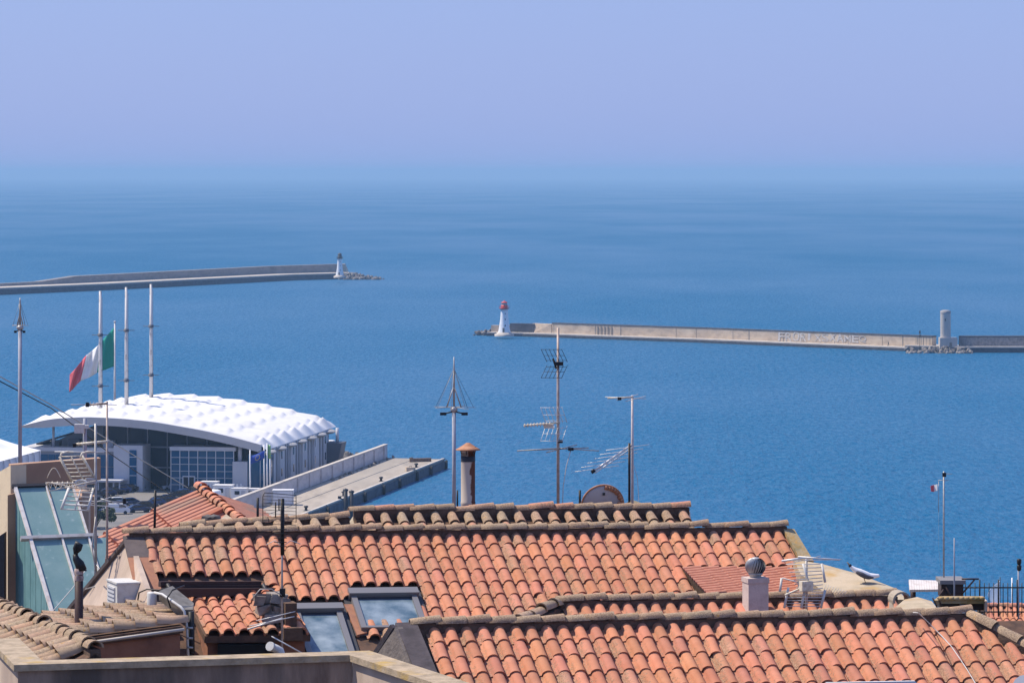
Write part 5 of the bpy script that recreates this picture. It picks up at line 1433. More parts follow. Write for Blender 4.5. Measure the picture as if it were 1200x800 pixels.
# television masts
def tvmast(px, ytop, ybase, Y, lab, r=.022, mt=None):
    b = P(px, ybase, Y); t = thing('television_mast', b, lab, 'aerial', 'aerial masts on the roofs')
    m = MB(); m.tube([(b.x, Y, b.z - .5), (b.x, Y, lerp(b.z, P(px, ytop, Y).z, .55)), (b.x, Y, P(px, ytop, Y).z)], [r, r * .95, r * .8], 8); m.build('pole', mt or POLE, t)
    return t
def rod(t, a, b_, r, mt, nm):
    m = MB(); m.tube([a, b_], r, 5); return m.build(nm, mt, t)
Y = 62.5; t = tvmast(654, 384, 602, Y, 'tall mast with two mesh panel aerials and a beige comb aerial above the ridge', .027)
def panel(t, px, py, Y, w, h, n, mt, lean, name='mesh_panel'):
    """reflector: two grids opening away from the boom like a book"""
    s_ = Y / F
    for sg in (-1, 1):
        m = MB()
        for k in range(n):
            x = px - w * .5 + w * k / (n - 1)
            m.tube([P(x + lean * .0, py - sg * 2, Y), P(x - lean, py - sg * h, Y - .22)], .0042, 4)
        for f in (.12, .5, .97): m.tube([P(px - w * .5 - lean * f, py - sg * (2 + (h - 2) * f), Y - .22 * f), P(px + w * .5 - lean * f, py - sg * (2 + (h - 2) * f), Y - .22 * f)], .0045, 4)
        m.build(name, mt, t)
panel(t, 653, 426, Y, 24, 17, 6, BLACKP, 7)
m = MB(); m.box(P(655, 426, Y - .06), (.14, .1, .06)); m.tube([P(648, 420, Y - .1), P(652, 432, Y - .1)], .018, 6); m.build('dipole_box', BLACKP, t)
panel(t, 652, 497, Y, 25, 20, 6, ALU, 6)
m = MB(); m.tube([P(656, 495, Y), P(614, 498.5, Y - .5)], .014, 6); m.build('boom', CREAM, t)
for k in range(9):
    x = 615 + k * 3.7; rod(t, P(x, 498.5 - k * .25 - 2.2, Y - .5 + k * .03), P(x, 498.5 - k * .25 + 2.2, Y - .5 + k * .03), .010, CREAM, 'comb_element')
m = MB(); m.box(P(643, 499, Y - .15), (.16, .10, .07)); m.build('feed_box', CREAM, t)
for (xa, ya, xb, yb) in ((606, 528, 656, 525), (656, 525, 702, 528), (614, 527.5, 690, 524.5), (640, 530, 676, 521)): rod(t, P(xa, ya, Y - .1), P(xb, yb, Y - .1), .009, GALV, 'aerial_rod')
m = MB(); m.box(P(669, 526, Y - .1), (.09, .06, .05)); m.build('junction_box', BLACKP, t)
m = MB(); m.tube([P(669, 527, Y - .1), P(664, 545, Y - .1), P(660, 570, Y), P(659, 603, Y)], .007, 5); m.build('cable', WHITEP, t)
m = MB(); m.box(P(657, 517, Y - .04), (.07, .05, .05)); m.build('clamp', BLACKP, t)

Y = 62.8; t = tvmast(741, 463, 602, Y, 'mast with a flat top aerial and a slanting aerial right of the satellite dish', .025, mat('pinkish_pole', (.58, .52, .50), .5, (.45, .38, .36), 5, .4))
for (xa, ya, xb, yb, r) in ((712, 466.5, 742, 465, .012), (709, 465, 757, 467, .006), (722, 469, 748, 462, .006), (733, 470, 757, 464, .006)): rod(t, P(xa, ya, Y - .05), P(xb, yb, Y - .05), r, CREAM if r > .01 else ALU, 'aerial_rod')
m = MB(); m.box(P(726, 467, Y - .05), (.06, .05, .05)); m.build('junction_box', BLACKP, t)
rod(t, P(740, 521, Y), P(695, 552, Y - .5), .018, ALU, 'boom')
rod(t, P(741, 524, Y - .05), P(697, 554, Y - .52), .010, ALU, 'boom')
for k in range(6):
    f = .1 + k * .16; c = lerp(P(740, 521, Y), P(695, 552, Y - .5), f); d_ = Vector((.36, .25, .03)); rod(t, c - d_, c + d_, .005, ALU, 'aerial_rod')
m = MB(); m.tube([P(697, 550.5, Y - .5), P(693, 553.5, Y - .5)], .03, 8); m.build('boom_end', BLACKP, t)
m = MB(); m.tube([P(743, 545, Y), P(747, 560, Y), P(749, 590, Y), P(750, 603, Y)], .005, 5); m.build('cable', WHITEP, t)
t = thing('steel_post', P(737.5, 604, 62.6), 'black steel post close against the mast with the slanting aerial', 'post')
m = MB(); m.tube([P(737.5, 606, 62.6), P(737.5, 519, 62.6)], .022, 6); m.build('post', BLACKP, t)
t = thing('steel_post', P(679.5, 604, 62.6), 'short black steel post at the left rim of the satellite dish', 'post')
m = MB(); m.tube([P(679.5, 606, 62.6), P(679.5, 574, 62.6)], .022, 6); m.build('post', BLACKP, t)

# satellite dish seen from behind, rusty rim
Y = 62.0; c = P(706, 592, Y); t = thing('satellite_dish', c, 'grey satellite dish with a rusty rim rising behind the ridge', 'satellite dish')
m = MB(); nr, na = 6, 40; vs = []; ax_u = Vector((.985, .17, 0)); tz = Vector((.05, -.30, .95)).normalized(); nrm = ax_u.cross(tz).normalized()
if nrm.y > 0: nrm = -nrm
for i in range(nr + 1):
    r_ = .345 * i / nr
    for k in range(na):
        w = k / na * 6.2832; vs.append(c + ax_u * (math.cos(w) * r_) + tz * (math.sin(w) * r_ * 1.02) + nrm * (.07 * (1 - (i / nr) ** 2)))
fs = [(i * na + k, i * na + (k + 1) % na, (i + 1) * na + (k + 1) % na, (i + 1) * na + k) for i in range(nr) for k in range(na)]
m.add(vs, fs, 0, True)
DISHM = mat('dish_grey', (0.40, 0.38, 0.37), .7, (.34, .32, .31), 3, .4)
dm = DISHM.node_tree; b_ = dm.nodes['Principled BSDF']
o = m.build('dish', DISHM, t); o.modifiers.new('thickness', 'SOLIDIFY').thickness = .012
m = MB(); m.tube([c + ax_u * (math.cos(k / 40 * 6.2832) * .348) + tz * (math.sin(k / 40 * 6.2832) * .355) for k in range(41)], .014, 6, caps=False); m.build('rim', RUST, t)
m = MB()
for k in range(9):
    w = .15 + k * .16; pa = c + ax_u * (math.cos(w) * .34) + tz * (math.sin(w) * .347) + nrm * .012; pb = c + ax_u * (math.cos(w) * random.uniform(.24, .30)) + tz * (math.sin(w) * .29) + nrm * .03
    m.tube([pa, pb], .03, 5)
m.build('rust_patch', RUST, t)
m = MB(); m.box(c + tz * .22 + nrm * .05, (.04, .03, .04)); m.build('bolt', BLACKP, t)
m = MB(); m.tube([c - tz * .1 + nrm * .05, c - tz * .6 + nrm * .1], .025, 8); m.build('mount_arm', GALV, t)

# chimney block with turbine ventilator
Y = 56.0; b = P(886, 724, Y); t = thing('chimney', b, 'square rendered chimney with a ribbed turbine ventilator on top', 'chimney')
CH = mat('chimney_render', (0.56, 0.46, 0.42), .9, (0.44, .35, .32), 4, .5, .2, 30)
zt = P(0, 683, Y).z; w_ = 24.5 / (F / Y)
m = MB(); m.box((b.x, Y + w_ / 2, (b.z - .3 + zt) / 2), (w_, w_, zt - b.z + .3), R(14)); m.build('shaft', CH, t)
m = MB(); m.box((b.x, Y + w_ / 2, zt + .035), (w_ * 1.07, w_ * 1.07, .07), R(14)); m.build('cap_slab', CH, t)
m = MB(); m.lathe((b.x, Y + w_ / 2, zt + .07), [(.085, -.01), (.085, .05), (.10, .06)], 20); m.build('neck', GALV, t)
zv = zt + .11; rr_ = .145
for k in range(22):
    w = k / 22 * 6.2832; m = MB(); pts = []
    for j in range(9):
        a = -1.05 + 2.3 * j / 8; pts.append(Vector((b.x + math.cos(w + .25 * a) * rr_ * math.cos(a * .9), Y + w_ / 2 + math.sin(w + .25 * a) * rr_ * math.cos(a * .9), zv + .12 + .125 * math.sin(a))))
    vs = []
    for j, p in enumerate(pts):
        w2 = w + .25 * (-1.05 + 2.3 * j / 8); tg = Vector((-math.sin(w2), math.cos(w2), 0)); ra = Vector((math.cos(w2), math.sin(w2), 0)); sc2 = math.cos((-1.05 + 2.3 * j / 8) * .9)
        vs += [p - tg * .021 * sc2 + ra * .006, p + tg * .010 * sc2 - ra * .012]
    m.add(vs, [(2 * j, 2 * j + 1, 2 * j + 3, 2 * j + 2) for j in range(8)], 0, True); m.build('turbine_blade', GALV, t, fix=False)
m = MB(); m.lathe((b.x, Y + w_ / 2, zv), [(.10, 0), (.11, .015), (.095, .03)], 20); m.build('blade_ring', GALV, t)
m = MB(); m.lathe((b.x, Y + w_ / 2, zv + .235), [(.06, 0), (.045, .015), (0, .022)], 16); m.build('turbine_cap', GALV, t)
m = MB(); m.lathe((b.x, Y + w_ / 2, zv), [(.085, 0), (.115, .10), (.10, .18), (.03, .235)], 16); m.build('turbine_core', DARK, t)

# white aerial on a striped pole right of the chimney
Y = 56.2; t = tvmast(945, 654, 722, Y, 'low mast with a white ladder like aerial right of the turbine chimney', .022, GALV)
for (xa, ya, xb, yb, r) in ((916, 657, 945, 653, .016), (916, 657, 986, 655, .006), (921, 661, 962, 651, .006), (935, 652, 984, 655.5, .012)): rod(t, P(xa, ya, Y - .1), P(xb, yb, Y - .1), r, ALU, 'aerial_rod')
for k in range(8): rod(t, P(921 + k * 2.0, 661 + k * 4.6, Y - .15), P(963 + k * .2, 660.5 + k * 4.0, Y - .15), .007, WHITEP, 'ladder_rung')
for (xa, ya, xb, yb) in ((941, 660, 948, 684), (963, 660, 967, 682), (916, 677, 914, 693), (924, 688, 919, 712), (943, 692, 939, 712), (967, 691, 962, 712)):
    m = MB(); m.tube([P(xa, ya, Y - .16), P(xb, yb, Y - .22)], .020, 6); m.build('ladder_side', WHITEP, t)
for k in range(6): rod(t, P(921 - k * .2, 693 + k * 3.4, Y - .2), P(965 - k * .4, 693 + k * 3.4, Y - .2), .006, WHITEP, 'ladder_rung')
rod(t, P(917, 677, Y - .2), P(950, 686, Y - .1), .010, WHITEP, 'boom')
rod(t, P(920, 697, Y - .3), P(950, 684, Y - .1), .016, CREAM, 'boom')
m = MB(); m.box(P(944, 686, Y - .2), (.18, .14, .14), .4); m.build('feed_box', CREAM, t)
for k in range(9):
    f = k / 8; rod(t, P(968 + 24 * f, 684 + 8 * f, Y - .05), P(965 + 22 * f, 693 + 4 * f, Y - .05), .004, WHITEP, 'aerial_rod')

# seagull
Y = 58.6; bq = P(1011, 684.5, Y); t = thing('seagull', bq, 'white and grey seagull with raised dark head standing on the pale mortar slope', 'seagull')
GW = mat('gull_white', (.74, .74, .75), .8); GG = mat('gull_grey_feathers', (.085, .085, .10), .8, (.06, .06, .075), 40, .5); GD = mat('gull_dark_head', (.03, .03, .04), .7)
def skin(name, pts, rads, mt, parent, edges=None):
    me = bpy.data.meshes.new(name); base = wloc(parent); me.from_pydata([tuple(Vector(p) - base) for p in pts], edges or [(i, i + 1) for i in range(len(pts) - 1)], [])
    o = bpy.data.objects.new(name, me); link(o); o.parent = parent; me.materials.append(mt)
    o.modifiers.new('skin', 'SKIN'); s2 = o.modifiers.new('sub', 'SUBSURF'); s2.levels = 2; s2.render_levels = 2
    for k, r_ in enumerate(rads): me.skin_vertices[0].data[k].radius = r_ if isinstance(r_, tuple) else (r_, r_)
    me.skin_vertices[0].data[0].use_root = True
    for p in me.polygons: p.use_smooth = True
    return o
D = lambda x, y, dy=0.0: P(x, y, Y + dy)
skin('body', [D(1013, 673), D(1007, 670), D(1002, 667.5), D(998, 664.5), D(996, 662.5), D(1019, 675), D(1026, 674.5), D(1031, 674)], [.062, .060, .044, .030, .022, .055, .038, .022], GW, t, [(0, 1), (1, 2), (2, 3), (3, 4), (0, 5), (5, 6), (6, 7)])
skin('head', [D(997.6, 664.4), D(995.6, 661.6), D(994.6, 660.8)], [.026, .030, .016], GD, t)
for sg in (-1, 1):
    skin('wing', [D(1003, 669.5, sg * .040), D(1009, 672.5, sg * .060), D(1016, 676, sg * .058), D(1024, 676.5, sg * .03)], [.022, .042, .038, .014], GG, t)
    m = MB(); m.tube([D(1012.5, 677, sg * .025), D(1014, 681.5, sg * .025), D(1013.5, 686.5, sg * .03)], [.008, .006, .005], 6); m.tube([D(1014.5, 686.3, sg * .03), D(1010.8, 687.2, sg * .035)], .007, 5); m.build('leg', mat('gull_leg', (.35, .22, .10), .7) if 'gull_leg' not in bpy.data.materials else bpy.data.materials['gull_leg'], t)
m = MB(); m.tube([D(995, 661), D(993.2, 658.8), D(992.6, 658.2)], [.011, .006, .002], 6); m.build('beak', mat('gull_beak', (.40, .22, .05), .6), t)
for sg in (-1, 1):
    m = MB(); m.lathe(D(995.4, 661.0, sg * .026), [(0, -.004), (.004, 0), (0, .004)], 6); m.build('eye', GALV, t)

# wire down the front roof
t = thing('white_cable', P(1072, 716, 50.3), 'thin white cable running down over the front roof tiles on the right', 'cable')
m = MB(); pts = [P(1070, 717, 51.0), P(1076, 717.5, 50.4)]
for x, y in ((1090, 731), (1103, 744), (1115, 757), (1124, 770), (1134, 785), (1143, 800), (1148, 812)):
    u_, t_ = R3.hit(x, y, .12); pts.append(R3(u_, t_, .12))
m.tube(pts, .0065, 6); m.build('cable_run', WHITEP, t)

# ---- things at the right edge beyond the roofs
Y = 78.0
t = thing('awning', P(1088, 692, Y), 'slanting white corrugated awning roof at the right behind the mortar slope', 'awning'); a_ = P(1065, 678.5, Y); b_ = P(1106, 680, Y + .8); c_ = P(1107, 690, Y - .3); d_ = P(1066, 690, Y - 1.0)
d_.z = P(1066, 690.5, d_.y).z
AWN = mat('awning_white', (.70, .64, .58), .7, (.58, .5, .44), 5, .4)
for k in range(14):
    f0, f1 = k / 14, (k + .94) / 14; m = MB(); m.prism([lerp(a_, b_, f0), lerp(a_, b_, f1), lerp(d_, c_, f1), lerp(d_, c_, f0)], (0, .02, -.05)); m.build('corrugated_sheet', AWN, t)
m = MB(); m.tube([P(1070, 690, Y - .4), P(1070, 712, Y - .4)], .06, 6); m.build('post', BEAM, t)
m = MB(); m.box(P(1086, 691.3, Y - .2), (.7, .1, .04), .1); m.build('gutter', BEAM, t)
Y = 76.0
t = thing('roof_hut', P(1113, 700, Y), 'small dark roof hut with a flat lid below the tall flag mast', 'hut'); s_ = Y / F
m = MB(); m.box(P(1114, 690, Y + .3), (26 * s_, .6, 17 * s_)); m.build('hut_wall', BEAM, t)
m = MB(); m.box(P(1114, 679.5, Y + .3), (30 * s_, .8, 4.5 * s_)); m.build('hut_lid', mat('hut_lid_grey', (.20, .19, .19), .7), t)
m = MB(); m.box(P(1113, 689, Y - .03), (9 * s_, .06, 11 * s_)); m.build('window', TGL2, t)
for (xa, ya, xb, yb, nm) in ((1127, 678, 1147, 678, 'bracket_arm'), (1126, 697, 1142, 679, 'bracket_brace'), (1108, 687, 1118, 704, 'brace'), (1100, 700, 1106, 690, 'brace')):
    m = MB(); m.tube([P(xa, ya, Y - .1), P(xb, yb, Y - .1)], .018, 5); m.build(nm, BEAM, t)
t = tvmast(1106, 552, 690, 76.5, 'tall thin mast with a little flag line standing on the dark roof hut', .019, GALV)
m = MB(); m.box(P(1106.5, 556, 76.4), (.07, .07, .08)); m.build('camera_head', BLACKP, t)
for (xa, ya, xb, yb) in ((1106, 555, 1116, 555), (1099, 562.5, 1113, 562.5), (1100, 563, 1100, 600)): rod(t, P(xa, ya, 76.4), P(xb, yb, 76.4), .006, GALV, 'aerial_rod')
m = MB(); m.tube([P(1100, 563, 76.4), P(1100, 640, 76.4), P(1104, 688, 76.4)], .003, 4); m.build('halyard', GALV, t)
t = thing('small_flag', P(1095, 575, 76.4), 'tiny red and white flag flying left of the tall thin mast', 'flag')
m = MB(); m.quad(P(1090.5, 569, 76.4), P(1094.5, 568, 76.45), P(1094.5, 576, 76.45), P(1091, 575.5, 76.4), 0); m.quad(P(1094.5, 568, 76.45), P(1098.6, 567, 76.4), P(1098.6, 574.5, 76.4), P(1094.5, 576, 76.45), 1)
o = m.build('flag_cloth', [bpy.data.materials['flag_red'], bpy.data.materials['flag_white']], t, fix=False); o.modifiers.new('thickness', 'SOLIDIFY').thickness = .006
t = tvmast(1118.3, 630, 708, 75.0, 'plain pale pole with a dark foot right of the flag mast', .016, PALEP)
m = MB(); m.tube([P(1118.3, 700, 75), P(1118.3, 716, 75)], .05, 8); m.build('pole_foot', BLACKP, t)
# low mossy shed behind the ridge
Y = 70.0; t = thing('mossy_shed', P(1125, 712, Y), 'low shed with a mossy yellow roof edge and a dark open front behind the hip', 'shed')
s_ = Y / F
m = MB(); m.box(P(1127, 707, Y + .5), (54 * s_, .9, 9 * s_)); m.build('dark_front', mat('shed_dark', (.03, .022, .02), .9), t)
m = MB(); m.prism([P(1094, 703, Y - .1), P(1153, 703, Y - .1), P(1152, 698, Y + .8), P(1100, 698, Y + .8)], (0, 0, -.06)); m.build('roof', MOSS, t)
for k in range(9):
    m = MB(); m.tube([P(1100 + k * 6, 701, Y - .12), P(1106 + k * 6, 701.2, Y - .12)], .035, 6); m.build('edge_tile', MOSS, t)
m = MB(); m.box(P(1131, 710, Y - .05), (12 * s_, .1, 4 * s_)); m.build('shelf', GALV, t)
for xa in (1093, 1099):
    m = MB(); m.tube([P(xa, 700, Y - .1), P(xa + 6, 713, Y - .1)], .015, 5); m.build('brace', BEAM, t)
m = MB(); m.box(P(1152.5, 707, Y + .3), (3 * s_, .8, 12 * s_)); m.build('end_wall', STUCCO, t)
# small tiled roof far right with railing
a, b = ridge_line(1152, 712, 1212, 712.5, 1180, 92.0, R(8))
R4 = Roof(a, b - a, R(24)); W4 = (b - a).length
t4, RF4 = house('small far tiled roof under the railing at the right edge', R4, W4, 1.25, .6, mat('maroon_wall', (.16, .09, .085), .9, (.11, .06, .06), 2, .5), btheta=R(10))
lay_tiles(R4, RF4, int(W4 / .165), 4, .0, .165, .31, lambda u, t: True, lambda u, t: random.uniform(.1, .4), meshes=[tile_mesh(.165, .38, .062, .052, .02, 70)], L=.38)
lay_ridge(R4(0, 0, .04), R4(W4, 0, .04), RF4, lambda: random.uniform(.1, .4))
t = thing('railing', P(1163, 712, 84.0), 'thin dark railing of upright bars at the right edge over the sea', 'railing')
ra, rb_ = P(1126, 700, 82.0), P(1214, 700, 82.0); zt_, zb_ = P(0, 687, 82).z, P(0, 722, 82).z
for k in range(17):
    f = k / 16; q = lerp(ra, rb_, f); m = MB(); m.tube([(q.x, q.y, zb_), (q.x, q.y, zt_ + (.08 if k % 4 else .15))], .010 if k % 4 else .018, 5); m.build('bar', BLACKP, t)
for z in (zt_ - .02, zb_ + .1):
    m = MB(); m.tube([(ra.x, ra.y, z), (rb_.x, rb_.y, z)], .016, 5); m.build('rail', BLACKP, t)
t = thing('lamp_post', P(1194, 720, 88.0), 'thin lamp post with a dark double lantern at the right edge', 'lamp post')
m = MB(); m.tube([P(1193.5, 725, 88), P(1193.5, 666, 88)], .022, 6); m.build('post', PALEP, t)
for y in (664.5, 657.5):
    m = MB(); m.lathe(P(1194.3, y + 2.5, 88), [(.03, -.03), (.05, 0), (.055, .09), (.03, .11), (0, .115)], 8); m.build('lantern', BLACKP, t)
# sailing boat moored at the quay below, behind the railing
q = G(1171, 720, 0); t = thing('sailing_boat', q, 'white sailing boat with a loosely furled sail behind the railing', 'boat')
m = MB()
hull = []
for x, w_, z0_, z1_ in ((-3.4, .75, .1, .85), (-1.5, 1.15, -.15, .85), (1, 1.15, -.2, .9), (2.8, .6, 0, 1.0), (3.9, .04, .6, 1.12)):
    hull.append([q + Vector((s2 * w2, x, z2)) for s2, w2, z2 in ((-1, w_, z1_), (-1, w_ * .75, (z0_ + z1_) / 2), (0, 0, z0_), (1, w_ * .75, (z0_ + z1_) / 2), (1, w_, z1_))])
vs = [p for r_ in hull for p in r_]; m.add(vs, [(i * 5 + k, i * 5 + k + 1, i * 5 + k + 6, i * 5 + k + 5) for i in range(4) for k in range(4)] + [(i * 5 + 4, i * 5, i * 5 + 5, i * 5 + 9) for i in range(4)] + [(0, 1, 2, 3, 4)], 0, True); m.build('hull', WHITE, t)
m = MB(); m.tube([q + Vector((.2, .6, .6)), q + Vector((.2, .6, 5.4))], .07, 6); m.build('mast', DARK, t)
vs = []; 
for i in range(13):
    f = i / 12; z_ = 1.2 + 3.7 * f; bul = math.sin(math.pi * min(1, f * .9 + .08)) * 1.8
    vs += [q + Vector((.15, .55, z_)), q + Vector((.15 - bul * .55, .35, z_)), q + Vector((.15 - bul, .1, z_ - .05))]
m = MB(); m.add(vs, [(3 * i + k, 3 * i + k + 1, 3 * i + k + 4, 3 * i + k + 3) for i in range(12) for k in range(2)], 0, True); o = m.build('sail', WHITE, t, fix=False); o.modifiers.new('thickness', 'SOLIDIFY').thickness = .03
q = G(1186, 722, 0); t = thing('sailing_boat', q, 'second moored boat showing only a bare white mast near the lamp post', 'boat')
m = MB(); m.tube([q + Vector((0, 0, .3)), q + Vector((0, 0, 5.6))], .12, 6); m.build('mast', WHITE, t)
m = MB(); m.add([p + (q - G(1171, 720, 0)) for r_ in hull for p in r_], [(i * 5 + k, i * 5 + k + 1, i * 5 + k + 6, i * 5 + k + 5) for i in range(4) for k in range(4)] + [(i * 5 + 4, i * 5, i * 5 + 5, i * 5 + 9) for i in range(4)] + [(0, 1, 2, 3, 4)], 0, True); m.build('hull', WHITE, t)

# ---- upper left: cream building with a glazed lean-to
CREAMW = mat('cream_plaster', (0.66, 0.54, 0.38), .9, (0.52, .42, .30), 2, .5, .2, 20)
TANW = mat('tan_plaster', (0.40, 0.25, 0.165), .9, (0.33, .20, .135), 1.2, .5, .2, 20)
TEAL = mat('teal_polycarbonate', (0.165, 0.275, 0.27), .35, (0.205, .315, .305), 2.2, .55, spec=.4, col3=(.28, .38, .37), scale3=9, amount3=-.1)
TEAL2 = mat('teal_sheet', (0.14, 0.27, 0.28), .6, (0.10, .21, .22), 3, .5)
BARW = mat('glazing_bar_white', (0.66, 0.62, 0.58), .6, (.5, .44, .4), 8, .4)
Y = 68.0
t = thing('cream_building', P(60, 740, Y), 'cream and tan rooftop building at the left edge above the glazed lean-to', 'building')
a_, b_ = P(12.5, 544.5, Y), P(118, 545, Y + 1.6); b_.z = a_.z
zlo = P(0, 800, 60).z
dep = Vector((-math.sin(R(14)), math.cos(R(14)), 0))
m = MB(); m.prism([a_, b_, Vector((b_.x, b_.y, a_.z - 26 / (F / Y))), Vector((a_.x, a_.y, a_.z - 26 / (F / Y)))], dep * .3); m.build('tan_parapet', TANW, t)
m = MB(); m.prism([a_ + Vector((.1, .12, -.7)), b_ + Vector((-.1, .12, -.7)), Vector((b_.x - .1, b_.y + .12, zlo)), Vector((a_.x + .1, a_.y + .12, zlo))], dep * 3.8); m.build('wall', TANW, t)
wl_ = [P(12.4, 545, Y - .02), P(-26, 567, Y + 1.5)]
m = MB(); m.prism([wl_[0], wl_[1], Vector((wl_[1].x, wl_[1].y, zlo)), Vector((wl_[0].x, wl_[0].y, zlo))], Vector((.26, .14, 0))); m.build('cream_wall', CREAMW, t)
m = MB(); m.prism([P(9, 580, Y - .25), P(20, 577, Y - .2), P(20, 730, Y - .2), P(9, 730, Y - .25)], (0, .4, 0)); m.build('pilaster', TANW, t)
m = MB(); m.prism([P(-4, 630, Y - .5), P(5, 624, Y - .5), P(5, 730, Y - .5), P(-4, 730, Y - .5)], (0, .3, 0)); m.build('dark_niche', DARK, t)
m = MB(); m.prism([P(96, 575, Y + .6), P(104, 575, Y + .6), P(104, 625, Y + .6), P(96, 625, Y + .6)], (0, .3, 0)); m.build('corner_wall', STUCCO, t)
# lean-to
LT = Roof(P(17, 571, Y - .15), Vector((math.cos(R(24.5)), math.sin(R(24.5)), 0)), R(43))
t = thing('glazed_lean_to', P(60, 720, 65.0), 'teal glazed lean-to with white bars against the cream building', 'lean-to')
uR, tM = LT.hit(101, 632); tB = LT.hit(57, 722)[1]; u1 = LT.hit(54, 572)[0]; uW = LT.hit(86, 575)[0]
tM = LT.hit(37, 632)[1]
lw_ = [(0, u1), (u1, uW)]
for ua, ub in lw_:
    for ta, tb in ((0, tM), (tM, tB)):
        m = MB(); m.prism([LT(ua + .02, ta + .02), LT(ub - .02, ta + .02), LT(ub - .02, tb - .02), LT(ua + .02, tb - .02)], LT.N * .015); m.build('glass_panel', TEAL, t)
ub = LT.hit(128, 634)[0]
m = MB(); m.prism([LT(uW + .02, tM + .03), LT(ub, tM + .03), LT(uW + .02, tB - .75)], LT.N * .015); m.build('glass_panel', TEAL, t)
for u_ in (0, u1, uW):
    m = MB(); m.box(LT(u_, tB / 2, .03), (.032 if u_ else .06, tB, .05), ax=(LT.U, LT.D, LT.N)); m.build('glazing_bar', BARW, t)
m = MB(); m.box(LT(uW / 2, tM, .035), (uW + .35, .07, .075), ax=(LT.U, LT.D, LT.N)); m.build('cross_bar', GALV, t)
m = MB(); m.box(LT(uW / 2, .0, .03), (uW + .1, .06, .06), ax=(LT.U, LT.D, LT.N)); m.build('top_bar', DARK, t)
# upright teal boards of the left cheek
b0, b1 = LT(0, 0, 0), LT(0, tB, 0); nb = 7
for k in range(nb):
    f0, f1 = k / nb, (k + .93) / nb; q0, q1 = lerp(b0, b1, f0), lerp(b0, b1, f1)
    m = MB(); m.prism([q0, q1, Vector((q1.x, q1.y, b1.z - .05)), Vector((q0.x, q0.y, b1.z - .05))], LT.U * .03); m.build('cheek_board', TEAL2, t)
m = MB(); m.prism([Vector((b0.x, b0.y, b1.z - .04)), b1, b1 - Vector((0, 0, .30)), Vector((b0.x, b0.y, b1.z - .34))], LT.U * .12); m.build('base_kerb', STUCCO, t)
m = MB(); m.tube([P(38, 733, 63.5), P(60, 718, 63.6), P(84, 690, 63.7), P(101, 667, 63.9)], .008, 5); m.build('white_cord', WHITEP, t)

# brown flue with a swan neck cowl
Y = 55.0; b = P(92.5, 748, Y); t = thing('brown_flue', b, 'brown flue pipe topped by a bent black cowl in front of the lean-to', 'flue'); s_ = Y / F
BRN = mat('brown_enamel', (.05, .024, .02), .55, (.035, .018, .016), 6, .4)
m = MB(); m.lathe(b, [(5 * s_, -.3), (5 * s_, 79 * s_)], 18); m.build('pipe', BRN, t)
m = MB(); m.lathe(b, [(5.3 * s_, 68 * s_), (5.6 * s_, 72 * s_), (4.9 * s_, 75 * s_), (5.5 * s_, 78 * s_), (5.2 * s_, 82 * s_)], 18); m.build('pale_collar', mat('peeling_collar', (.46, .36, .32), .8, (.16, .08, .07), 14, .6), t)
m = MB(); m.tube([P(96, 668, Y), P(93, 660, Y), P(89, 654, Y), P(88, 649, Y)], [.075, .07, .05, .035], 10); m.tube([P(89, 651, Y), P(88.5, 642, Y), P(91, 637, Y), P(94, 639, Y - .02), P(93, 644, Y - .02), P(91, 647, Y - .02)], [.03, .04, .055, .045, .03, .015], 10); m.build('cowl', BLACKP, t)
m = MB(); m.prism([P(97, 660, Y - .05), P(101, 669, Y - .05), P(93, 668, Y - .05)], (0, .1, 0)); m.build('cowl_fin', BLACKP, t)

# air conditioner
Y = 57.2; c = P(148, 726, Y); t = thing('air_conditioner', c, 'white air conditioner box against the pale gable wall', 'air conditioner'); s_ = Y / F
ux = Vector((math.cos(R(20)), math.sin(R(20)), 0)); vy = Vector((-math.sin(R(20)), math.cos(R(20)), 0)); AX = (ux, vy, Vector((0, 0, 1)))
hh = 42 * s_
fr_w, dp = .34, .62
cc = c + vy * dp * .5 + Vector((.03, 0, hh / 2))
m = MB(); m.box(cc, (fr_w, dp, hh), ax=AX); m.build('casing', WHITEP, t)
m = MB(); m.box(cc + Vector((0, 0, hh / 2 + .012)), (fr_w + .03, dp + .03, .025), ax=AX); m.build('lid', WHITEP, t)
m = MB(); m.box(cc - ux * (fr_w / 2 + .008), (.02, dp * .62, hh * .78), ax=AX); m.build('fan_grille', GREYW, t)
for k in range(7):
    m = MB(); m.box(cc - ux * (fr_w / 2 + .022) + Vector((0, 0, -hh * .34 + hh * .113 * k)), (.012, dp * .6, .010), ax=AX); m.build('grille_slat', MIDG, t)
m = MB(); m.box(cc - vy * (dp / 2 + .006) + Vector((.03, 0, hh * .02)), (.17, .015, .13), ax=AX); m.build('handle_recess', GREYW, t)
m = MB(); m.box(cc - vy * (dp / 2 + .008) + Vector((.03, 0, hh * .04)), (.12, .015, .02), ax=AX); m.build('rating_slot', DARK, t)
m = MB(); m.box(cc - vy * (dp / 2 + .03) + ux * .06 + Vector((0, 0, -hh * .30)), (.10, .06, .09), ax=AX); m.build('valve', BLACKP, t)
for sx in (-1, 1):
    m = MB(); m.box(cc + ux * sx * .13 - Vector((0, 0, hh / 2 + .04)), (.06, dp * .9, .08), ax=AX); m.build('foot', GALV, t)
m = MB(); m.tube([cc - vy * (dp / 2 + .05) + ux * .1 - Vector((0, 0, hh * .3)), P(163, 694, Y - .5), P(172, 690, Y - .5), P(186, 691, Y - .6), P(198, 688, Y - .7)], .012, 6); m.build('hose', BLACKP, t)
m = MB(); m.box(cc + ux * (fr_w / 2 + .05) - vy * .2 + Vector((0, 0, -.03)), (.08, .2, .22), ax=AX); m.build('pipe_cover', BLACKP, t)
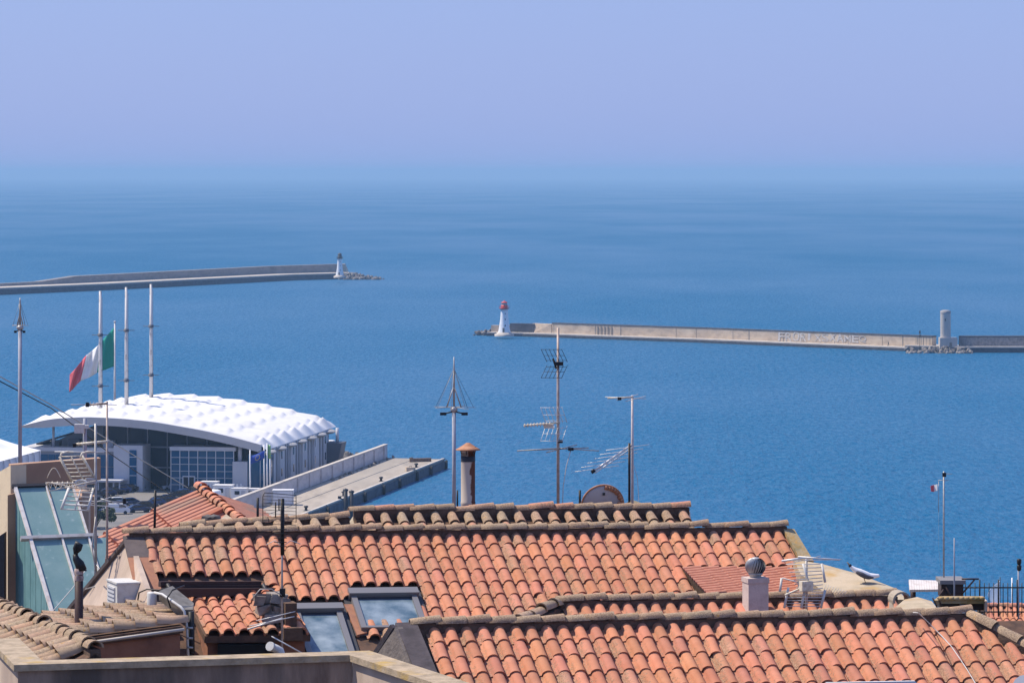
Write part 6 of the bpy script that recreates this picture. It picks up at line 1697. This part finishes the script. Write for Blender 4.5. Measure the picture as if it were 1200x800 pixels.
# gutter and downpipe
Y = 54.9; t = thing('gutter', P(205, 720, Y), 'grey sloping gutter with a white edged downpipe between old roof and annex', 'gutter')
m = MB(); m.prism([P(186, 692, Y + .3), P(202, 686, Y + .9), P(227, 706, Y + .4), P(226, 714, Y - .1), P(214, 714, Y - .2)], (0, .05, -.14)); m.build('gutter_tray', mat('grey_gutter', (.22, .20, .17), .6, (.14, .125, .10), 6, .5, metal=.2), t)
m = MB(); m.tube([P(181, 694, Y + .2), P(190, 696, Y + .1), P(212, 711, Y - .25), P(216, 716, Y - .28), P(219, 735, Y - .3), P(221, 780, Y - .3)], .020, 8); m.build('downpipe', WHITEP, t)
m = MB(); m.tube([P(224, 716, Y - .2), P(225, 780, Y - .2)], .045, 8); m.build('downpipe', BLACKP, t)
for y in (735, 747, 758):
    m = MB(); m.tube([P(219, y, Y - .32), P(226, y + .5, Y - .3)], .015, 6); m.build('pipe_clip', GALV, t)
m = MB(); m.lathe(P(178, 708, Y + .3), [(.07, 0), (.07, .16), (.06, .18), (0, .18)], 14); m.build('vent_stub', WHITEP, t)
m = MB(); m.tube([P(200, 712, Y - .1), P(196, 700, Y - .1), P(202, 691, Y), P(216, 686, Y + .3)], .012, 6); m.build('hose', BLACKP, t)
# white elbow pipe in front of the opening
Y = 54.6; t = thing('white_elbow_pipe', P(326, 768, Y), 'short white elbow pipe sticking out beside the dark opening', 'pipe')
m = MB(); m.tube([P(317, 757, Y - .1), P(323, 759.5, Y), P(328, 762, Y), P(330, 768, Y), P(330, 780, Y)], [.058, .06, .062, .06, .055], 12); m.build('elbow', WHITEP, t)
m = MB(); m.tube([P(316, 756.6, Y - .13), P(318, 757.5, Y - .09)], .068, 12); m.build('socket', WHITEP, t)

# aerials at the left
Y = 60.5; t = tvmast(125.5, 470, 706, Y, 'tall thin mast in front of the terminal with a comb aerial at its top', .020, POLE)
for (xa, ya, xb, yb, r, mt_) in ((100, 474.5, 126, 472.5, .016, POLE), (83, 474, 104, 474, .007, PALEP), (112, 473, 137, 474.5, .006, ALU), (89, 520.5, 126, 517, .022, CREAM), (100, 519, 128, 516, .007, ALU)): rod(t, P(xa, ya, Y - .05), P(xb, yb, Y - .05), r, mt_, 'aerial_rod')
m = MB(); m.box(P(102.5, 474, Y - .06), (.05, .06, .07)); m.build('boom_end', BLACKP, t)
m = MB(); m.box(P(87.5, 521.5, Y - .06), (.05, .06, .06)); m.build('boom_end', BLACKP, t)
for k in range(5): rod(t, P(106 + k * 4, 470.5 + .3 * k, Y - .05), P(106 + k * 4, 476, Y - .05), .005, GALV, 'comb_element')
for k in range(8): rod(t, P(92 + k * 4, 518 - k * .3, Y - .06), P(92 + k * 4, 522.5 - k * .3, Y - .06), .006, CREAM, 'comb_element')
for (xa, ya, xb, yb) in ((70, 586, 150, 588), (76, 590, 146, 594), (118, 584, 150, 593), (96, 594, 130, 582)): rod(t, P(xa, ya, Y - .1), P(xb, yb, Y - .1), .006, ALU, 'aerial_rod')
m = MB(); m.box(P(146, 587, Y - .1), (.05, .05, .09)); m.build('junction_box', BLACKP, t)

Y = 59.5; t = tvmast(112, 496, 712, Y, 'mast with a big cream corner reflector aerial in front of the lean-to', .024, GALV)
def corner(t, q, nr, mt, mts):
    """grid reflector leaf between four picture points"""
    a, b, c, d = [P(x, y, yy) for x, y, yy in q]
    for u_ in (0, .5, 1):
        m = MB(); m.tube([lerp(a, b, u_), lerp(d, c, u_)], .022 if u_ != .5 else .012, 6); m.build('reflector_side', mt, t)
    for k in range(nr + 1):
        f = k / nr; m = MB(); m.tube([lerp(a, d, f), lerp(b, c, f)], .011, 5); m.build('reflector_rung', mts, t)
corner(t, [(70, 535, Y - .3), (96, 534, Y - .1), (112, 562, Y), (84, 563, Y - .2)], 6, CREAM, CREAM)
corner(t, [(81, 571, Y - .2), (109, 572, Y), (103, 598, Y - .3), (72, 596, Y - .5)], 5, WHITEP, WHITEP)
for xa in (74, 98):
    m = MB(); m.tube([P(xa - 4, 537, Y - .3), P(xa - 2, 531, Y - .3), P(xa + 4, 529, Y - .25), P(xa + 12, 529, Y - .2)], .016, 6); m.build('reflector_hook', CREAM, t)
rod(t, P(64, 529, Y - .3), P(122, 529.5, Y - .1), .007, ALU, 'aerial_rod')
m = MB(); m.tube([P(110, 566, Y), P(54, 566, Y - .9)], .014, 6); m.build('boom', CREAM, t)
for k in range(7):
    x = 57 + k * 6; m = MB(); m.tube([P(x, 566, Y - .85 + k * .1), P(x + 2, 573, Y - .85 + k * .1), P(x + 4.5, 564, Y - .8 + k * .1)], .009, 5); m.build('zigzag_element', CREAM, t)
m = MB(); m.tube([P(95 + math.cos(a) * 6.5, 566 + math.sin(a) * 3.6, Y - .35) for a in [k / 14 * 6.2832 for k in range(15)]], .020, 6, caps=False); m.build('loop_dipole', WHITEP, t)
m = MB(); m.box(P(106, 563, Y - .1), (.14, .12, .08), .3); m.build('feed_box', GALV, t)
for (xa, ya, xb, yb) in ((54, 565, 60, 583), (56, 565, 108, 575), (58, 575, 112, 563)): rod(t, P(xa, ya, Y - .9), P(xb, yb, Y - .3), .009, CREAM, 'aerial_rod')
m = MB(); m.tube([P(55 + 16 * f, 560 - 12 * math.sin(f * 3.1), Y - .6) for f in [k / 8 for k in range(9)]], .006, 5); m.build('loose_cable', CREAM, t)
m = MB(); m.tube([P(112, 605, Y - .04), P(108, 640, Y - .05), P(113, 680, Y - .05), P(120, 700, Y - .1), P(119, 714, Y - .1)], .010, 6); m.build('cable', GALV, t)
for (xa, ya, xb, yb) in ((112, 684, 128, 660), (112, 660, 124, 676), (100, 690, 122, 684), (118, 668, 121, 690)): rod(t, P(xa, ya, Y - .05), P(xb, yb, Y - .2), .010, GALV, 'clamp_arm')
Y = 78.5; t = tvmast(99.5, 490, 552, Y, 'short pale mast with a white box on the terminal side of the cream building', .045, PALEP)
m = MB(); m.box(P(93, 502, Y - .1), (.20, .14, .18)); m.build('white_box', WHITEP, t)
m = MB(); m.box(P(100, 500, Y - .1), (.14, .12, .07)); m.build('dark_box', WHITEP, t)

# thin aerial before the big roof
Y = 55.6; t = tvmast(330.5, 586, 776, Y, 'thin rusty mast with two aerials before the left part of the big roof', .017, POLE)
m = MB(); m.tube([P(331, 584, Y), P(331, 650, Y)], .03, 8); m.build('dark_sleeve', BLACKP, t)
m = MB(); fr_ = [P(308, 612, Y - .3), P(308, 581, Y - .3), P(310, 577, Y - .3), P(347, 580, Y + .3), P(347, 612, Y + .3)]; m.tube(fr_, .006, 5); m.build('wire_frame', BLACKP, t)
for k in range(9): rod(t, P(309, 581 + k * 4, Y - .3), P(347, 583 + k * 4, Y + .3), .0035, BLACKP, 'aerial_rod')
for k in range(5): rod(t, P(321, 620 + k * 5, Y - .05), P(336, 620 + k * 5, Y - .05), .007, BLACKP, 'comb_element')
for (x_, y0_, y1_) in ((323, 588, 606), (327, 584, 598)): rod(t, P(x_, y0_, Y - .1), P(x_, y1_, Y - .1), .010, BLACKP, 'dipole')
for (xa, ya, xb, yb, r) in ((290, 737, 331, 724, .014), (292, 733, 345, 722, .007), (300, 727, 346, 716, .006), (318, 745, 356, 766, .011)): rod(t, P(xa, ya, Y - .2), P(xb, yb, Y - .1), r, ALU, 'aerial_rod')
m = MB(); m.tube([P(312, 638, Y), P(322, 633, Y), P(331, 640, Y), P(341, 633, Y), P(352, 637, Y)], .006, 5); m.build('loose_cable', WHITEP, t)
m = MB(); m.tube([P(294, 703, Y - .1), P(305, 690, Y - .1), P(318, 690, Y - .1), P(330, 697, Y - .1)], .008, 5); m.build('loose_cable', GALV, t)
m = MB(); m.box(P(331, 694, Y - .03), (.08, .07, .12)); m.build('clamp', BLACKP, t)
# single rods
for (px, y0_, y1_, Y, lab) in ((182, 574, 628, 60.5, 'bare dark rod standing before the tiled hip roof'), (302, 583, 616, 61.0, 'short bare dark rod near the foot of the tiled hip')):
    t = thing('steel_post', P(px, y1_, Y), lab, 'post'); m = MB(); m.tube([P(px - (.02 * (y1_ - y0_) if px < 200 else 0), y1_ + 6, Y), P(px, y0_, Y)], .022, 6); m.build('post', BLACKP, t)
# cables across the left
for (q, mt_, lab, r) in ([((-20, 430, 90), (60, 474, 97), (140, 523, 106), (220, 571, 118)), WHITEP, 'upper pale cable slanting down across the white terminal', .014], [((-20, 436, 90), (60, 478, 97), (130, 532, 106), (205, 583, 118)), BLACKP, 'lower dark cable slanting down across the white terminal', .014]):
    t = thing('overhead_cable', P(*q[0]), lab, 'cable', 'cables across the terminal'); m = MB(); m.tube([P(*k) for k in q], r, 5); m.build('cable_run', mt_, t)

# ------------------------------------------------------------ haze over the sea
hm = bpy.data.materials.new('haze_air'); hm.use_nodes = True
hn = hm.node_tree.nodes; hn.clear()
ho = hn.new('ShaderNodeOutputMaterial'); hv = hn.new('ShaderNodeVolumePrincipled')
hv.inputs['Color'].default_value = (0.39, 0.66, 0.95, 1)
hv.inputs['Density'].default_value = 9.0e-5
hv.inputs['Anisotropy'].default_value = 0.0
hm.node_tree.links.new(hv.outputs[0], ho.inputs['Volume'])
h = MB(); h.box((0, (ES - 900) / 2 + 100, 46.5), (2 * ES + 400, ES + 900, 95))
tag(h.build('haze', hm), 'thin pale blue sea haze over the bay', 'haze', kind='stuff')
